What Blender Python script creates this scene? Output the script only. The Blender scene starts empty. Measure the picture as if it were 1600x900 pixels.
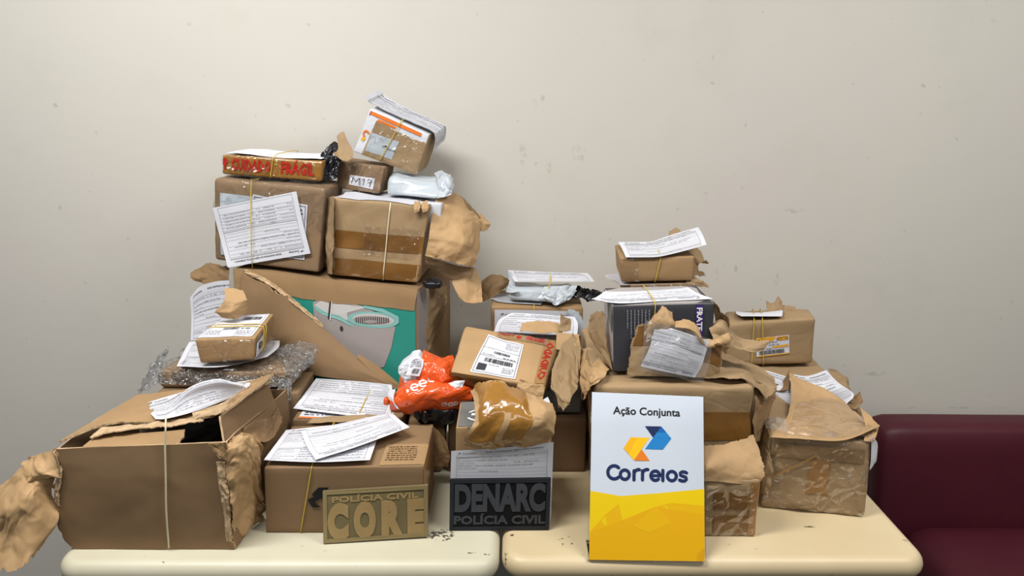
import bpy, bmesh, math, random
import numpy as np
from mathutils import Vector, Matrix, noise

SC = bpy.context.scene
COL = SC.collection
R = math.radians

# ---------------------------------------------------------------- camera
CAM_POS = Vector((0.0, -1.176, 1.543))
PITCH = R(14.0)
FOCAL = 1155.0
cd = bpy.data.cameras.new('camera')
cam = bpy.data.objects.new('camera', cd)
COL.objects.link(cam)
cam.location = CAM_POS
cam.rotation_euler = (R(90) - PITCH, 0, 0)
cd.sensor_width = 36.0
cd.lens = FOCAL / 1600 * 36.0
cd.clip_start = 0.02
SC.camera = cam

# ---------------------------------------------------------------- world, lamps, exposure
w = bpy.data.worlds.new('room_light')
SC.world = w
w.use_nodes = True
w.node_tree.nodes['Background'].inputs[0].default_value = (0.93, 0.96, 1.0, 1)
w.node_tree.nodes['Background'].inputs[1].default_value = 0.17


def area(name, loc, size, power, target, color=(1, 0.97, 0.92)):
    l = bpy.data.lights.new(name, 'AREA')
    l.shape = 'RECTANGLE'
    l.size, l.size_y = size
    l.energy = power
    l.color = color
    o = bpy.data.objects.new(name, l)
    COL.objects.link(o)
    o.location = loc
    o.rotation_euler = (Vector(target) - Vector(loc)).to_track_quat('-Z', 'Y').to_euler()
    return o


# ceiling tubes of the room, in front of the wall
area('ceiling_lamp', (-0.85, -0.30, 2.62), (1.3, 0.3), 43, (-0.85, 0.0, 0), (1, 0.985, 0.965))
area('ceiling_lamp', (1.25, -0.4, 2.62), (1.3, 0.3), 29, (1.25, -0.2, 0), (1, 0.97, 0.94))
area('ceiling_lamp', (0.1, -2.4, 2.62), (1.3, 0.5), 15, (0.1, -2.3, 0), (1, 0.985, 0.97))
SC.view_settings.view_transform = 'Standard'
SC.view_settings.look = 'None'
SC.view_settings.exposure = 0.10
SC.view_settings.gamma = 1.0

# ---------------------------------------------------------------- measuring
T = 0.74          # height of the table tops
CP, SP = math.cos(PITCH), math.sin(PITCH)


def ray(px, py):
    a, b = (px - 800) / FOCAL, (450 - py) / FOCAL
    return Vector((a, CP + b * SP, -SP + b * CP))


def P(px, py, Y):                      # point seen at a pixel, Y metres behind the table's front edge
    d = ray(px, py)
    return CAM_POS + d * ((Y - CAM_POS.y) / d.y)


def Z(px, py, z):                      # point seen at a pixel, z metres above the table top
    d = ray(px, py)
    return CAM_POS + d * ((T + z - CAM_POS.z) / d.z)


def drop(p, z=0.0):                    # the same point moved down to z above the table
    return Vector((p.x, p.y, T + z))


# ---------------------------------------------------------------- materials
def lin(h):
    if isinstance(h, str):
        h = h.lstrip('#')
        c = [int(h[i:i + 2], 16) / 255 for i in (0, 2, 4)]
    else:
        c = h
    return tuple(x / 12.92 if x <= 0.04045 else ((x + 0.055) / 1.055) ** 2.4 for x in c)


class NB:
    def __init__(s, name):
        s.m = bpy.data.materials.new(name)
        s.m.use_nodes = True
        s.t = s.m.node_tree
        s.b = s.t.nodes['Principled BSDF']
        s.out = s.t.nodes['Material Output']
        s.tc = s.n('ShaderNodeTexCoord')

    def n(s, kind, **kw):
        x = s.t.nodes.new(kind)
        for k, v in kw.items():
            if isinstance(k, str) and hasattr(x, k):
                setattr(x, k, v)
            else:
                x.inputs[k].default_value = v
        return x

    def l(s, a, b):
        s.t.links.new(a, b)

    def noise(s, scale, detail=4, rough=0.55, vec=None):
        x = s.n('ShaderNodeTexNoise')
        x.inputs['Scale'].default_value = scale
        x.inputs['Detail'].default_value = detail
        x.inputs['Roughness'].default_value = rough
        s.l(vec or s.tc.outputs['Object'], x.inputs['Vector'])
        return x.outputs['Fac']

    def ramp(s, fac, a, b, ca=(0, 0, 0), cb=(1, 1, 1)):
        x = s.n('ShaderNodeValToRGB')
        x.color_ramp.elements[0].position = a
        x.color_ramp.elements[1].position = b
        x.color_ramp.elements[0].color = (*ca, 1)
        x.color_ramp.elements[1].color = (*cb, 1)
        s.l(fac, x.inputs[0])
        return x.outputs[0]

    def mix(s, fac, a, b):
        x = s.n('ShaderNodeMix', data_type='RGBA')
        for sock, v in ((x.inputs[0], fac), (x.inputs[6], a), (x.inputs[7], b)):
            if isinstance(v, (int, float)):
                sock.default_value = v
            elif isinstance(v, tuple):
                sock.default_value = (*v, 1)
            else:
                s.l(v, sock)
        return x.outputs[2]

    def math(s, op, a, b=0.0):
        x = s.n('ShaderNodeMath', operation=op)
        for sock, v in ((x.inputs[0], a), (x.inputs[1], b)):
            if isinstance(v, (int, float)):
                sock.default_value = v
            else:
                s.l(v, sock)
        return x.outputs[0]

    def bump(s, h, strength, dist=0.002, prev=None):
        x = s.n('ShaderNodeBump')
        x.inputs['Strength'].default_value = strength
        x.inputs['Distance'].default_value = dist
        s.l(h, x.inputs['Height'])
        if prev:
            s.l(prev, x.inputs['Normal'])
        return x.outputs[0]

    def voro(s, scale, feature='DISTANCE_TO_EDGE', vec=None):
        x = s.n('ShaderNodeTexVoronoi', feature=feature)
        x.inputs['Scale'].default_value = scale
        s.l(vec or s.tc.outputs['Object'], x.inputs['Vector'])
        return x.outputs['Distance']

    def warped(s, scale, amt):
        nz = s.n('ShaderNodeTexNoise')
        nz.inputs['Scale'].default_value = scale
        s.l(s.tc.outputs['Object'], nz.inputs['Vector'])
        m = s.n('ShaderNodeVectorMath', operation='SCALE')
        m.inputs['Scale'].default_value = amt
        s.l(nz.outputs['Color'], m.inputs[0])
        a = s.n('ShaderNodeVectorMath', operation='ADD')
        s.l(s.tc.outputs['Object'], a.inputs[0])
        s.l(m.outputs[0], a.inputs[1])
        return a.outputs[0]


def mat(name, col, rough=0.6, vary=0.12, vscale=14, crease=0.0, cscale=28, grain=0.0, coat=0.0, spec=0.4, sub=0.0):
    b = NB(name)
    c = lin(col)
    if vary:
        dark = tuple(x * (1 - vary * 1.6) for x in c)
        light = tuple(min(1, x * (1 + vary)) for x in c)
        f = b.ramp(b.noise(vscale, 5), 0.3, 0.72)
        b.l(b.mix(f, dark, light), b.b.inputs['Base Color'])
    else:
        b.b.inputs['Base Color'].default_value = (*c, 1)
    b.b.inputs['Roughness'].default_value = rough
    b.b.inputs['Specular IOR Level'].default_value = spec
    b.b.inputs['Coat Weight'].default_value = coat
    b.b.inputs['Coat Roughness'].default_value = 0.12
    nrm = None
    if crease:
        x = b.n('ShaderNodeTexNoise', noise_type='RIDGED_MULTIFRACTAL')
        x.inputs['Scale'].default_value = cscale * .8
        x.inputs['Detail'].default_value = 2.5
        x.inputs['Roughness'].default_value = 0.6
        b.l(b.tc.outputs['Object'], x.inputs['Vector'])
        nrm = b.bump(x.outputs['Fac'], min(1, crease * .55), 0.0022)
        v = b.voro(cscale * 1.4, vec=b.warped(9, 0.05))
        nrm = b.bump(b.ramp(v, 0.0, 0.12), crease * .35, 0.0016, nrm)
    if grain:
        nrm = b.bump(b.noise(420, 2), grain, 0.0006, nrm)
    if nrm:
        b.l(nrm, b.b.inputs['Normal'])
        if coat:
            b.l(nrm, b.b.inputs['Coat Normal'])
    return b.m


def film(name, tint=(1, 1, 1), gloss=0.10, white=0.04, rough=0.12, cscale=30, strength=0.9, edge=0.5, dist=0.006):
    """thin clear plastic: mostly see-through, a crinkled shine and a little haze"""
    b = NB(name)
    b.t.nodes.remove(b.b)
    v = b.voro(cscale, vec=b.warped(12, 0.08))
    n1 = b.bump(b.ramp(v, 0, 0.4), strength, dist)
    n1 = b.bump(b.noise(cscale * 0.6, 4), strength, dist * 1.6, n1)
    tr = b.n('ShaderNodeBsdfTransparent')
    tr.inputs[0].default_value = (*tint, 1)
    gl = b.n('ShaderNodeBsdfGlossy')
    gl.inputs['Roughness'].default_value = rough
    b.l(n1, gl.inputs['Normal'])
    df = b.n('ShaderNodeBsdfTranslucent')
    df.inputs[0].default_value = (0.9, 0.92, 0.93, 1)
    d2 = b.n('ShaderNodeBsdfDiffuse')
    d2.inputs[0].default_value = (0.9, 0.92, 0.93, 1)
    b.l(n1, d2.inputs['Normal'])
    ha = b.n('ShaderNodeMixShader')
    ha.inputs[0].default_value = 0.6
    b.l(df.outputs[0], ha.inputs[1])
    b.l(d2.outputs[0], ha.inputs[2])
    m1 = b.n('ShaderNodeMixShader')
    m1.inputs[0].default_value = white
    b.l(tr.outputs[0], m1.inputs[1])
    b.l(ha.outputs[0], m1.inputs[2])
    lw = b.n('ShaderNodeLayerWeight')
    lw.inputs['Blend'].default_value = 0.25
    b.l(n1, lw.inputs['Normal'])
    f = b.math('ADD', b.math('MULTIPLY', lw.outputs['Fresnel'], edge), gloss)
    m2 = b.n('ShaderNodeMixShader')
    b.l(f, m2.inputs[0])
    b.l(m1.outputs[0], m2.inputs[1])
    b.l(gl.outputs[0], m2.inputs[2])
    b.l(m2.outputs[0], b.out.inputs['Surface'])
    return b.m


def flat(name, col, rough=0.55, spec=0.3):
    return mat(name, col, rough, vary=0, spec=spec)


M = {}
M['kraft'] = mat('kraft_paper', '#9D8360', 0.72, 0.10, 9, crease=0.45, cscale=16, grain=0.15)
M['kraft_light'] = mat('light_kraft_paper', '#B19066', 0.68, 0.10, 9, crease=0.5, cscale=15, grain=0.15)
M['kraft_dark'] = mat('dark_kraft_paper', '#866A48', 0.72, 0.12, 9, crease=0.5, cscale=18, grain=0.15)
M['card'] = mat('cardboard', '#856A4B', 0.8, 0.07, 7, grain=0.2)
M['card_grey'] = mat('greyish_cardboard', '#836A4E', 0.8, 0.10, 9, grain=0.25, crease=0.12, cscale=20)
M['card_pale'] = mat('pale_cardboard', '#9D7E58', 0.75, 0.08, 8, grain=0.2)
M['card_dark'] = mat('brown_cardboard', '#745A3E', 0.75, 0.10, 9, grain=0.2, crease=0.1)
M['card_edge'] = mat('torn_cardboard_edge', '#BCA07C', 0.85, 0.2, 60, grain=0.3, crease=0.4, cscale=90)
M['tape'] = mat('brown_packing_tape', '#7B5526', 0.25, 0.12, 12, crease=0.28, cscale=22, coat=0.5)
M['tape_amber'] = mat('amber_packing_tape', '#976A2A', 0.2, 0.18, 14, crease=0.45, cscale=26, coat=0.7)
M['tape_kraft'] = mat('kraft_coloured_tape', '#9C7444', 0.3, 0.1, 12, crease=0.3, cscale=22, coat=0.4)
M['paper'] = mat('white_paper', '#D3D4DA', 0.7, 0.02, 12, grain=0.05)
M['paper_grey'] = mat('grey_paper', '#C3C4CA', 0.75, 0.03, 12, grain=0.05)  # slightly darker copy of the white paper colour
M['brown_ink'] = flat('brown_ink', '#5E4730', 0.7)
M['ink'] = flat('printed_ink', '#3A3A42', 0.7)
M['ink_grey'] = flat('pale_printed_ink', '#8C8C94', 0.7)
M['band'] = flat('grey_printed_band', '#B9B9BE', 0.7)
M['black_ink'] = flat('black_ink', '#16161A', 0.6)
M['red_ink'] = flat('red_ink', '#B3231C', 0.45)
M['mailer'] = mat('grey_white_plastic', '#B4BCC2', 0.3, 0.05, 20, crease=0.5, cscale=22, coat=0.3)
M['mailer_white'] = mat('white_plastic', '#CFD2D8', 0.3, 0.05, 20, crease=0.5, cscale=24, coat=0.3)
M['black_plastic'] = mat('black_plastic_film', '#15151A', 0.22, 0.3, 20, crease=0.8, cscale=40, coat=0.3)
M['orange'] = mat('orange_plastic', '#D9531A', 0.24, 0.10, 16, crease=0.45, cscale=26, coat=0.4)
M['black_matt'] = mat('black_matt_fabric', '#0B0B0D', 0.6, 0.3, 20, crease=0.5, cscale=40)
M['black_rim'] = mat('grey_black_rubber', '#24262A', 0.6, 0.06, 30, grain=0.2, spec=0.2)
M['clear'] = film('clear_film', gloss=0.02, white=0.015, rough=0.12, cscale=22, strength=0.9, edge=0.28)
M['clear_tape'] = film('clear_tape_film', gloss=0.012, white=0.0, rough=0.10, cscale=30, strength=0.9, edge=0.22)
M['pouch'] = film('clear_pouch_film', gloss=0.03, white=0.05, rough=0.13, cscale=14, strength=0.6, edge=0.3)
M['bubble'] = film('bubble_wrap_film', gloss=0.13, white=0.10, rough=0.27, cscale=80, strength=1.0, edge=0.30, dist=0.016)
M['string'] = flat('cream_string', '#D8CDAE', 0.7)
M['band_rubber'] = flat('yellow_rubber', '#C9AE3E', 0.5)
M['charcoal'] = mat('charcoal_printed_card', '#3B3B40', 0.5, 0.05, 12, grain=0.05)
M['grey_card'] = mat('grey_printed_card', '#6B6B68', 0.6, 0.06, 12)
M['silver_card'] = mat('pale_grey_printed_card', '#A29D9A', 0.4, 0.06, 12)
M['purple'] = flat('purple_print', '#3F2A6B', 0.5)
M['teal'] = mat('teal_print', '#2B9080', 0.45, 0.03, 10)
M['aqua'] = flat('aqua_print', '#86BDB6', 0.45)
M['pic_grey'] = mat('grey_print', '#A59C98', 0.45, 0.05, 8)
M['pic_pale'] = flat('pale_print', '#C9C6C2', 0.45)
M['pic_dark'] = flat('dark_print', '#3C3634', 0.45)
M['yellow_print'] = flat('yellow_print', '#E3A41C', 0.4)
M['orange_print'] = flat('orange_print', '#D8722A', 0.4)
M['white_print'] = flat('white_print', '#E8E8E8', 0.5)
M['tan_rubber'] = mat('tan_rubber', '#85754F', 0.55, 0.06, 30, grain=0.2, spec=0.35)
M['tan_rubber_dark'] = mat('olive_tan_rubber', '#6A5F40', 0.6, 0.06, 30, grain=0.2, spec=0.3)
M['tan_letter'] = mat('light_tan_rubber', '#957C51', 0.55, 0.05, 30, grain=0.2, spec=0.35)
M['black_rubber'] = mat('black_rubber', '#0E0F12', 0.6, 0.1, 30, grain=0.2, spec=0.15)
M['grey_rubber'] = mat('grey_rubber', '#3C3E43', 0.6, 0.06, 30, grain=0.2, spec=0.2)
M['steel'] = mat('dark_painted_steel', '#4A4D4C', 0.5, 0.05, 20)


# ---------------------------------------------------------------- linking
WL = {}


def setp(o, label=None, cat=None, group=None, kind=None):
    if label:
        o['label'] = label
    if cat:
        o['category'] = cat
    if group:
        o['group'] = group
    if kind:
        o['kind'] = kind
    return o


def thing(name, loc, label, cat, group=None):
    o = bpy.data.objects.new(name, None)
    o.empty_display_size = 0.05
    COL.objects.link(o)
    o.location = loc
    WL[o.name] = np.array(loc, float)
    return setp(o, label, cat, group)


def mesh(name, V, F, mats, parent=None, mi=None, smooth=True, label=None, loc=None):
    V = np.asarray(V, float).reshape(-1, 3)
    if parent is not None:
        org = WL[parent.name]
    elif loc is not None:
        org = np.array(loc, float)
    else:
        org = np.array(((V[:, 0].min() + V[:, 0].max()) / 2, (V[:, 1].min() + V[:, 1].max()) / 2, V[:, 2].min()))
    me = bpy.data.meshes.new(name)
    me.from_pydata((V - org).tolist(), [], [tuple(f) for f in F])
    for m in (mats if isinstance(mats, (list, tuple)) else [mats]):
        me.materials.append(m)
    if mi is not None:
        me.polygons.foreach_set('material_index', list(mi))
    if smooth:
        me.polygons.foreach_set('use_smooth', [True] * len(me.polygons))
    me.update()
    o = bpy.data.objects.new(name, me)
    COL.objects.link(o)
    if parent is not None:
        o.parent = parent
    else:
        o.location = org
    WL[o.name] = org
    if label:
        o['label'] = label
    return o


# ---------------------------------------------------------------- shape tools
def crump(p, s):
    d = noise.voronoi(Vector(p) * s)[0]
    return (d[1] - d[0]) - 0.35


class Hex:
    """a box given by its four front corners (bottom left, bottom right, top right, top left) and the way back"""

    def __init__(s, F, back, r=0.006, dent=0.002, wr=0.0, f=9, g=22, seed=0):
        bl, br, tr, tl = [np.array(x, float) for x in F]
        if len(back) == 4 and not isinstance(back, Vector):
            bk = [np.array(x, float) for x in back]
        else:
            b = np.array(back, float)
            bk = [x + b for x in (bl, br, tr, tl)]
        s.c = np.array([[[bl, tl], [bk[0], bk[3]]], [[br, tr], [bk[1], bk[2]]]])  # [s][t][w]
        c = s.c
        ln = np.linalg.norm
        s.W = (ln(br - bl) + ln(tr - tl)) / 2
        s.D = (ln(bk[0] - bl) + ln(bk[1] - br)) / 2
        s.H = (ln(tl - bl) + ln(tr - br)) / 2
        s.ax = [(c[1].mean((0, 1)) - c[0].mean((0, 1))), (c[:, 1].mean((0, 1)) - c[:, 0].mean((0, 1))), (c[:, :, 1].mean((0, 1)) - c[:, :, 0].mean((0, 1)))]
        s.ax = [a / ln(a) for a in s.ax]
        s.r, s.dent, s.wr, s.f, s.g, s.seed = min(r, s.W * .45, s.D * .45, s.H * .45), dent, wr, f, g, seed

    def tri(s, a, b, w):
        c = s.c
        return ((c[0, 0, 0] * (1 - a) + c[1, 0, 0] * a) * (1 - b) + (c[0, 1, 0] * (1 - a) + c[1, 1, 0] * a) * b) * (1 - w) + \
               ((c[0, 0, 1] * (1 - a) + c[1, 0, 1] * a) * (1 - b) + (c[0, 1, 1] * (1 - a) + c[1, 1, 1] * a) * b) * w

    def pt(s, a, b, w, off=0.0, nrm=False):
        m = np.array((a * s.W, b * s.D, w * s.H))
        hi = np.array((s.W, s.D, s.H))
        inn = np.clip(m, s.r, hi - s.r)
        d = m - inn
        L = np.linalg.norm(d)
        if L > 1e-9:
            d = d / L
            m = inn + d * s.r
        q = s.tri(m[0] / s.W, m[1] / s.D, m[2] / s.H)
        n = s.ax[0] * d[0] + s.ax[1] * d[1] + s.ax[2] * d[2]
        k = 0.0
        sd = s.seed * 7.31
        if s.dent:
            k += s.dent * noise.noise(Vector((q[0] * s.f + sd, q[1] * s.f, q[2] * s.f)))
        if s.wr:
            v = Vector((q[0] + sd, q[1], q[2]))
            k += s.wr * (1.2 * ridge(v, s.g * .6) - 1.2 * ridge(v + Vector((5, 1, 2)), s.g * .8) + .5 * ridge(v + Vector((2, 7, 1)), s.g * 1.7) - .4)
        if w * s.H < 0.008:
            k = -abs(k) * 0.3 if d[2] < -0.5 else k * 0.3
        q = q + n * (k + off)
        return (q, n) if nrm else q

    def face(s, name, u, v, off=0.0):
        """u left to right, v top to bottom as seen by someone facing it"""
        if name == 'front':
            return s.pt(u, 0, 1 - v, off)
        if name == 'top':
            return s.pt(u, 1 - v, 1, off)
        if name == 'right':
            return s.pt(1, u, 1 - v, off)
        if name == 'left':
            return s.pt(0, 1 - u, 1 - v, off)
        if name == 'back':
            return s.pt(1 - u, 1, 1 - v, off)

    def on(s, x, y, lift=0.0, face='top'):
        """where the line of sight through a picture point meets the plane of a face"""
        c = s.c
        q = {'top': (c[0, 0, 1], c[1, 0, 1], c[1, 1, 1], c[0, 1, 1]), 'front': (c[0, 0, 0], c[1, 0, 0], c[1, 0, 1], c[0, 0, 1])}[face]
        o = sum(q) / 4
        n = np.cross(q[2] - q[0], q[3] - q[1])
        n /= np.linalg.norm(n)
        if np.dot(n, np.array(CAM_POS) - o) < 0:
            n = -n
        d = np.array(ray(x, y))
        e = np.array(CAM_POS)
        k = np.dot(o + n * lift - e, n) / np.dot(d, n)
        return Vector(e + d * k)

    def build(s, name, m, parent, seg=None, label=None):
        def line(n, size):
            e = min(0.45, s.r / size)
            ins = np.linspace(e, 1 - e, max(2, n))
            return np.concatenate(([0, e * 0.35], ins, [1 - e * 0.35, 1]))
        g = seg or 0.012
        la = line(int(s.W / g) + 2, s.W)
        lb = line(int(s.D / g) + 2, s.D)
        lc = line(int(s.H / g) + 2, s.H)
        idx, V, F = {}, [], []
        na, nb, nc = len(la) - 1, len(lb) - 1, len(lc) - 1

        def vi(i, j, k):
            key = (i, j, k)
            if key not in idx:
                idx[key] = len(V)
                V.append(s.pt(la[i], lb[j], lc[k]))
            return idx[key]
        for i in range(na):
            for k in range(nc):
                F.append((vi(i, 0, k), vi(i + 1, 0, k), vi(i + 1, 0, k + 1), vi(i, 0, k + 1)))
                F.append((vi(i, nb, k), vi(i, nb, k + 1), vi(i + 1, nb, k + 1), vi(i + 1, nb, k)))
        for i in range(na):
            for j in range(nb):
                F.append((vi(i, j, 0), vi(i, j + 1, 0), vi(i + 1, j + 1, 0), vi(i + 1, j, 0)))
                F.append((vi(i, j, nc), vi(i + 1, j, nc), vi(i + 1, j + 1, nc), vi(i, j + 1, nc)))
        for j in range(nb):
            for k in range(nc):
                F.append((vi(0, j, k), vi(0, j, k + 1), vi(0, j + 1, k + 1), vi(0, j + 1, k)))
                F.append((vi(na, j, k), vi(na, j + 1, k), vi(na, j + 1, k + 1), vi(na, j, k + 1)))
        return mesh(name, V, F, m, parent, label=label)


def catmull(A, t):
    """A (n, ...) control values, t in 0..n-1"""
    n = len(A)
    t = np.clip(t, 0, n - 1)
    i = np.minimum(t.astype(int), n - 2)
    f = (t - i).reshape(-1, *([1] * (A.ndim - 1)))
    g = lambda k: A[np.clip(i + k, 0, n - 1)]
    p0, p1, p2, p3 = g(-1), g(0), g(1), g(2)
    p0 = np.where((i == 0).reshape(f.shape), 2 * p1 - p2, p0)
    p3 = np.where((i == n - 2).reshape(f.shape), 2 * p2 - p1, p3)
    return 0.5 * ((2 * p1) + (p2 - p0) * f + (2 * p0 - 5 * p1 + 4 * p2 - p3) * f ** 2 + (3 * p1 - p0 - 3 * p2 + p3) * f ** 3)


def lerp_rows(A, t):
    n = len(A)
    t = np.clip(t, 0, n - 1)
    i = np.minimum(t.astype(int), n - 2)
    f = (t - i).reshape(-1, *([1] * (A.ndim - 1)))
    return A[i] * (1 - f) + A[i + 1] * f


def loft(rows, nu=24, nv=16, sharp=False, even=True):
    """rows: polylines of points (far or top row first, each left to right) -> grid (nv+1, nu+1, 3)"""
    rr = []
    fn = lerp_rows if sharp else catmull
    for r in rows:
        A = np.array([tuple(p) for p in r], float)
        if len(A) == 1:
            A = np.repeat(A, 2, 0)
        if even and len(A) > 2:
            L = np.concatenate(([0], np.cumsum(np.linalg.norm(np.diff(A, axis=0), axis=1))))
            t = np.interp(np.linspace(0, L[-1], nu + 1), L, np.arange(len(A)))
        else:
            t = np.linspace(0, len(A) - 1, nu + 1)
        rr.append(fn(A, t) if len(A) > 2 else lerp_rows(A, t))
    B = np.array(rr)
    t = np.linspace(0, len(B) - 1, nv + 1)
    return fn(B, t) if len(B) > 2 else lerp_rows(B, t)


def px(rows, mode='Y'):
    f = P if mode == 'Y' else Z
    if isinstance(mode, Hex):
        f = mode.on
    return [[f(*p) for p in r] for r in rows]


def grid_normals(G, to_cam=True):
    du = np.gradient(G, axis=1)
    dv = np.gradient(G, axis=0)
    n = np.cross(du, dv)
    n /= np.maximum(np.linalg.norm(n, axis=2, keepdims=True), 1e-12)
    if to_cam:
        c = np.array(CAM_POS)
        if ((c - G.reshape(-1, 3)) * n.reshape(-1, 3)).sum() < 0:
            n = -n
    return n


def ridge(q, s):
    return 1.0 - min(1.0, abs(noise.noise(q * s)) * 2.6)


def upsample(G, k=2):
    nv, nu = G.shape[:2]
    G = lerp_rows(G, np.linspace(0, nv - 1, (nv - 1) * k + 1))
    return np.swapaxes(lerp_rows(np.swapaxes(G, 0, 1), np.linspace(0, nu - 1, (nu - 1) * k + 1)), 0, 1)


def facets(G, cell, amp, seed):
    """heights of a crumpled leaf: flat little planes meeting in sharp folds"""
    rs = np.random.RandomState(seed * 131 + 7)
    nv, nu = G.shape[:2]
    wu = np.linalg.norm(np.diff(G, axis=1), axis=2).sum(1).mean()
    wv = np.linalg.norm(np.diff(G, axis=0), axis=2).sum(0).mean()
    cu, cv = max(2, int(round(wu / cell))), max(2, int(round(wv / cell)))
    U, V = np.meshgrid(np.linspace(0, cu, nu), np.linspace(0, cv, nv))
    a, b, c, d = rs.uniform(0, 6.28, 4)
    U2 = U + .34 * np.sin(V * 2.1 + a) + .22 * np.sin(V * 4.7 + U * 1.3 + b)
    V2 = V + .34 * np.sin(U * 1.9 + c) + .22 * np.sin(U * 4.3 - V * 1.1 + d)
    U2, V2 = U2 + 1.2, V2 + 1.2
    H = rs.uniform(-1, 1, (cv + 5, cu + 5))
    D = rs.randint(0, 2, (cv + 5, cu + 5))
    i = np.clip(U2.astype(int), 0, cu + 3)
    j = np.clip(V2.astype(int), 0, cv + 3)
    x, y = U2 - i, V2 - j
    h00, h10, h01, h11 = H[j, i], H[j, i + 1], H[j + 1, i], H[j + 1, i + 1]
    k1 = np.where(x + y < 1, h00 + (h10 - h00) * x + (h01 - h00) * y, h11 + (h01 - h11) * (1 - x) + (h10 - h11) * (1 - y))
    k2 = np.where(x > y, h00 + (h10 - h00) * x + (h11 - h10) * y, h00 + (h11 - h01) * x + (h01 - h00) * y)
    return amp * np.where(D[j, i] == 1, k1, k2)


def crumple(G, amp, s=14, seed=0, fold=0.0, up=None):
    """creased like handled paper"""
    if up is None:
        up = 3 if amp > 0.0012 else 1
    if up > 1:
        G = upsample(G, up)
    n = grid_normals(G)
    k = np.zeros(G.shape[:2])
    if amp:
        cell = .60 / s
        k += facets(G, cell, amp * 1.25, seed) + facets(G, cell * .45, amp * .42, seed + 50)
    if fold:
        o = Vector((seed * 3.17, seed * 1.3, seed * .7))
        for j in range(G.shape[0]):
            for i in range(G.shape[1]):
                k[j, i] += fold * noise.noise((Vector(G[j, i]) + o) * 7)
    return G + n * k[:, :, None]


def jag(G, sides, amt=0.8, seed=0, deep=1):
    """ragged torn rim on the sides named by letters t b l r"""
    rnd = random.Random(seed)
    G = G.copy()

    def run(n):
        w = 0.0
        out = []
        for _ in range(n):
            w = 0.72 * w + 0.28 * rnd.uniform(-1, 1) * 2.2
            out.append(max(-1.0, min(1.6, 1.5 * w + 0.3 * rnd.uniform(-1, 1))))
        return np.array(out)

    def edge(A):
        k = min(4, A.shape[0] - 1)
        d = run(A.shape[1])[:, None] * amt * deep
        step = (A[k] - A[0]) / k
        for r in range(k):
            A[r] += step * d * (1 - r / k)
    if 't' in sides:
        edge(G)
    if 'b' in sides:
        edge(G[::-1])
    if 'l' in sides:
        edge(np.swapaxes(G, 0, 1))
    if 'r' in sides:
        edge(np.swapaxes(G, 0, 1)[::-1])
    return G


class Surf:
    def __init__(s, G):
        s.G = G
        s.N = grid_normals(G)
        s.w = (np.linalg.norm(np.diff(G, axis=1), axis=2).sum(1)).mean()
        s.h = (np.linalg.norm(np.diff(G, axis=0), axis=2).sum(0)).mean()

    def at(s, u, v, off=0.0):
        u = np.atleast_1d(np.asarray(u, float))
        v = np.atleast_1d(np.asarray(v, float))
        nv, nu = s.G.shape[0] - 1, s.G.shape[1] - 1
        x, y = np.clip(u, -.02, 1.02) * nu, np.clip(v, -.02, 1.02) * nv
        i = np.clip(x.astype(int), 0, nu - 1)
        j = np.clip(y.astype(int), 0, nv - 1)
        fx, fy = (x - i)[:, None], (y - j)[:, None]
        b = lambda A: (A[j, i] * (1 - fx) + A[j, i + 1] * fx) * (1 - fy) + (A[j + 1, i] * (1 - fx) + A[j + 1, i + 1] * fx) * fy
        n = b(s.N)
        n /= np.maximum(np.linalg.norm(n, axis=1, keepdims=True), 1e-9)
        return b(s.G) + n * np.asarray(off).reshape(-1, 1)


def sheet(name, G, m, parent=None, thick=0.0006, label=None, rim=None, loc=None):
    """a leaf with thickness; the back layer lies away from the viewer"""
    nv, nu = G.shape[0], G.shape[1]
    N = grid_normals(G)
    A = G.reshape(-1, 3)
    Bk = (G - N * thick).reshape(-1, 3)
    n = nv * nu
    F, mi = [], []
    q = lambda j, i: j * nu + i
    du, dv = G[0, 1] - G[0, 0], G[1, 0] - G[0, 0]
    flip = np.dot(np.cross(du, dv), N[0, 0]) < 0
    for j in range(nv - 1):
        for i in range(nu - 1):
            f = (q(j, i), q(j, i + 1), q(j + 1, i + 1), q(j + 1, i))
            f = f[::-1] if flip else f
            F.append(f)
            F.append(tuple(x + n for x in f[::-1]))
            mi += [0, 0]
    loop = [q(0, i) for i in range(nu)] + [q(j, nu - 1) for j in range(1, nv)] + [q(nv - 1, i) for i in range(nu - 2, -1, -1)] + [q(j, 0) for j in range(nv - 2, 0, -1)]
    pos = np.concatenate((A, Bk))
    m_ = len(loop)
    extra = np.concatenate((pos[loop], pos[np.array(loop) + n]))
    for k in range(m_):
        a, b = 2 * n + k, 2 * n + (k + 1) % m_
        f = (a, a + m_, b + m_, b)
        F.append(f[::-1] if flip else f)
        mi.append(1 if rim else 0)
    return mesh(name, np.concatenate((pos, extra)), F, [m, rim] if rim else m, parent, mi=mi, label=label, loc=loc)


def decal(B, face, quad, off=0.0015, n=(10, 8)):
    """grid lying on a box face; quad = uv of top-left, top-right, bottom-right, bottom-left"""
    tl, tr, br, bl = [np.array(x, float) for x in quad]
    G = np.zeros((n[1] + 1, n[0] + 1, 3))
    for j in range(n[1] + 1):
        for i in range(n[0] + 1):
            a, b = i / n[0], j / n[1]
            uv = (tl * (1 - a) + tr * a) * (1 - b) + (bl * (1 - a) + br * a) * b
            G[j, i] = B.face(face, uv[0], uv[1], off)
    return G


def rect(u0, v0, u1, v1):
    return ((u0, v0), (u1, v0), (u1, v1), (u0, v1))


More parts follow.
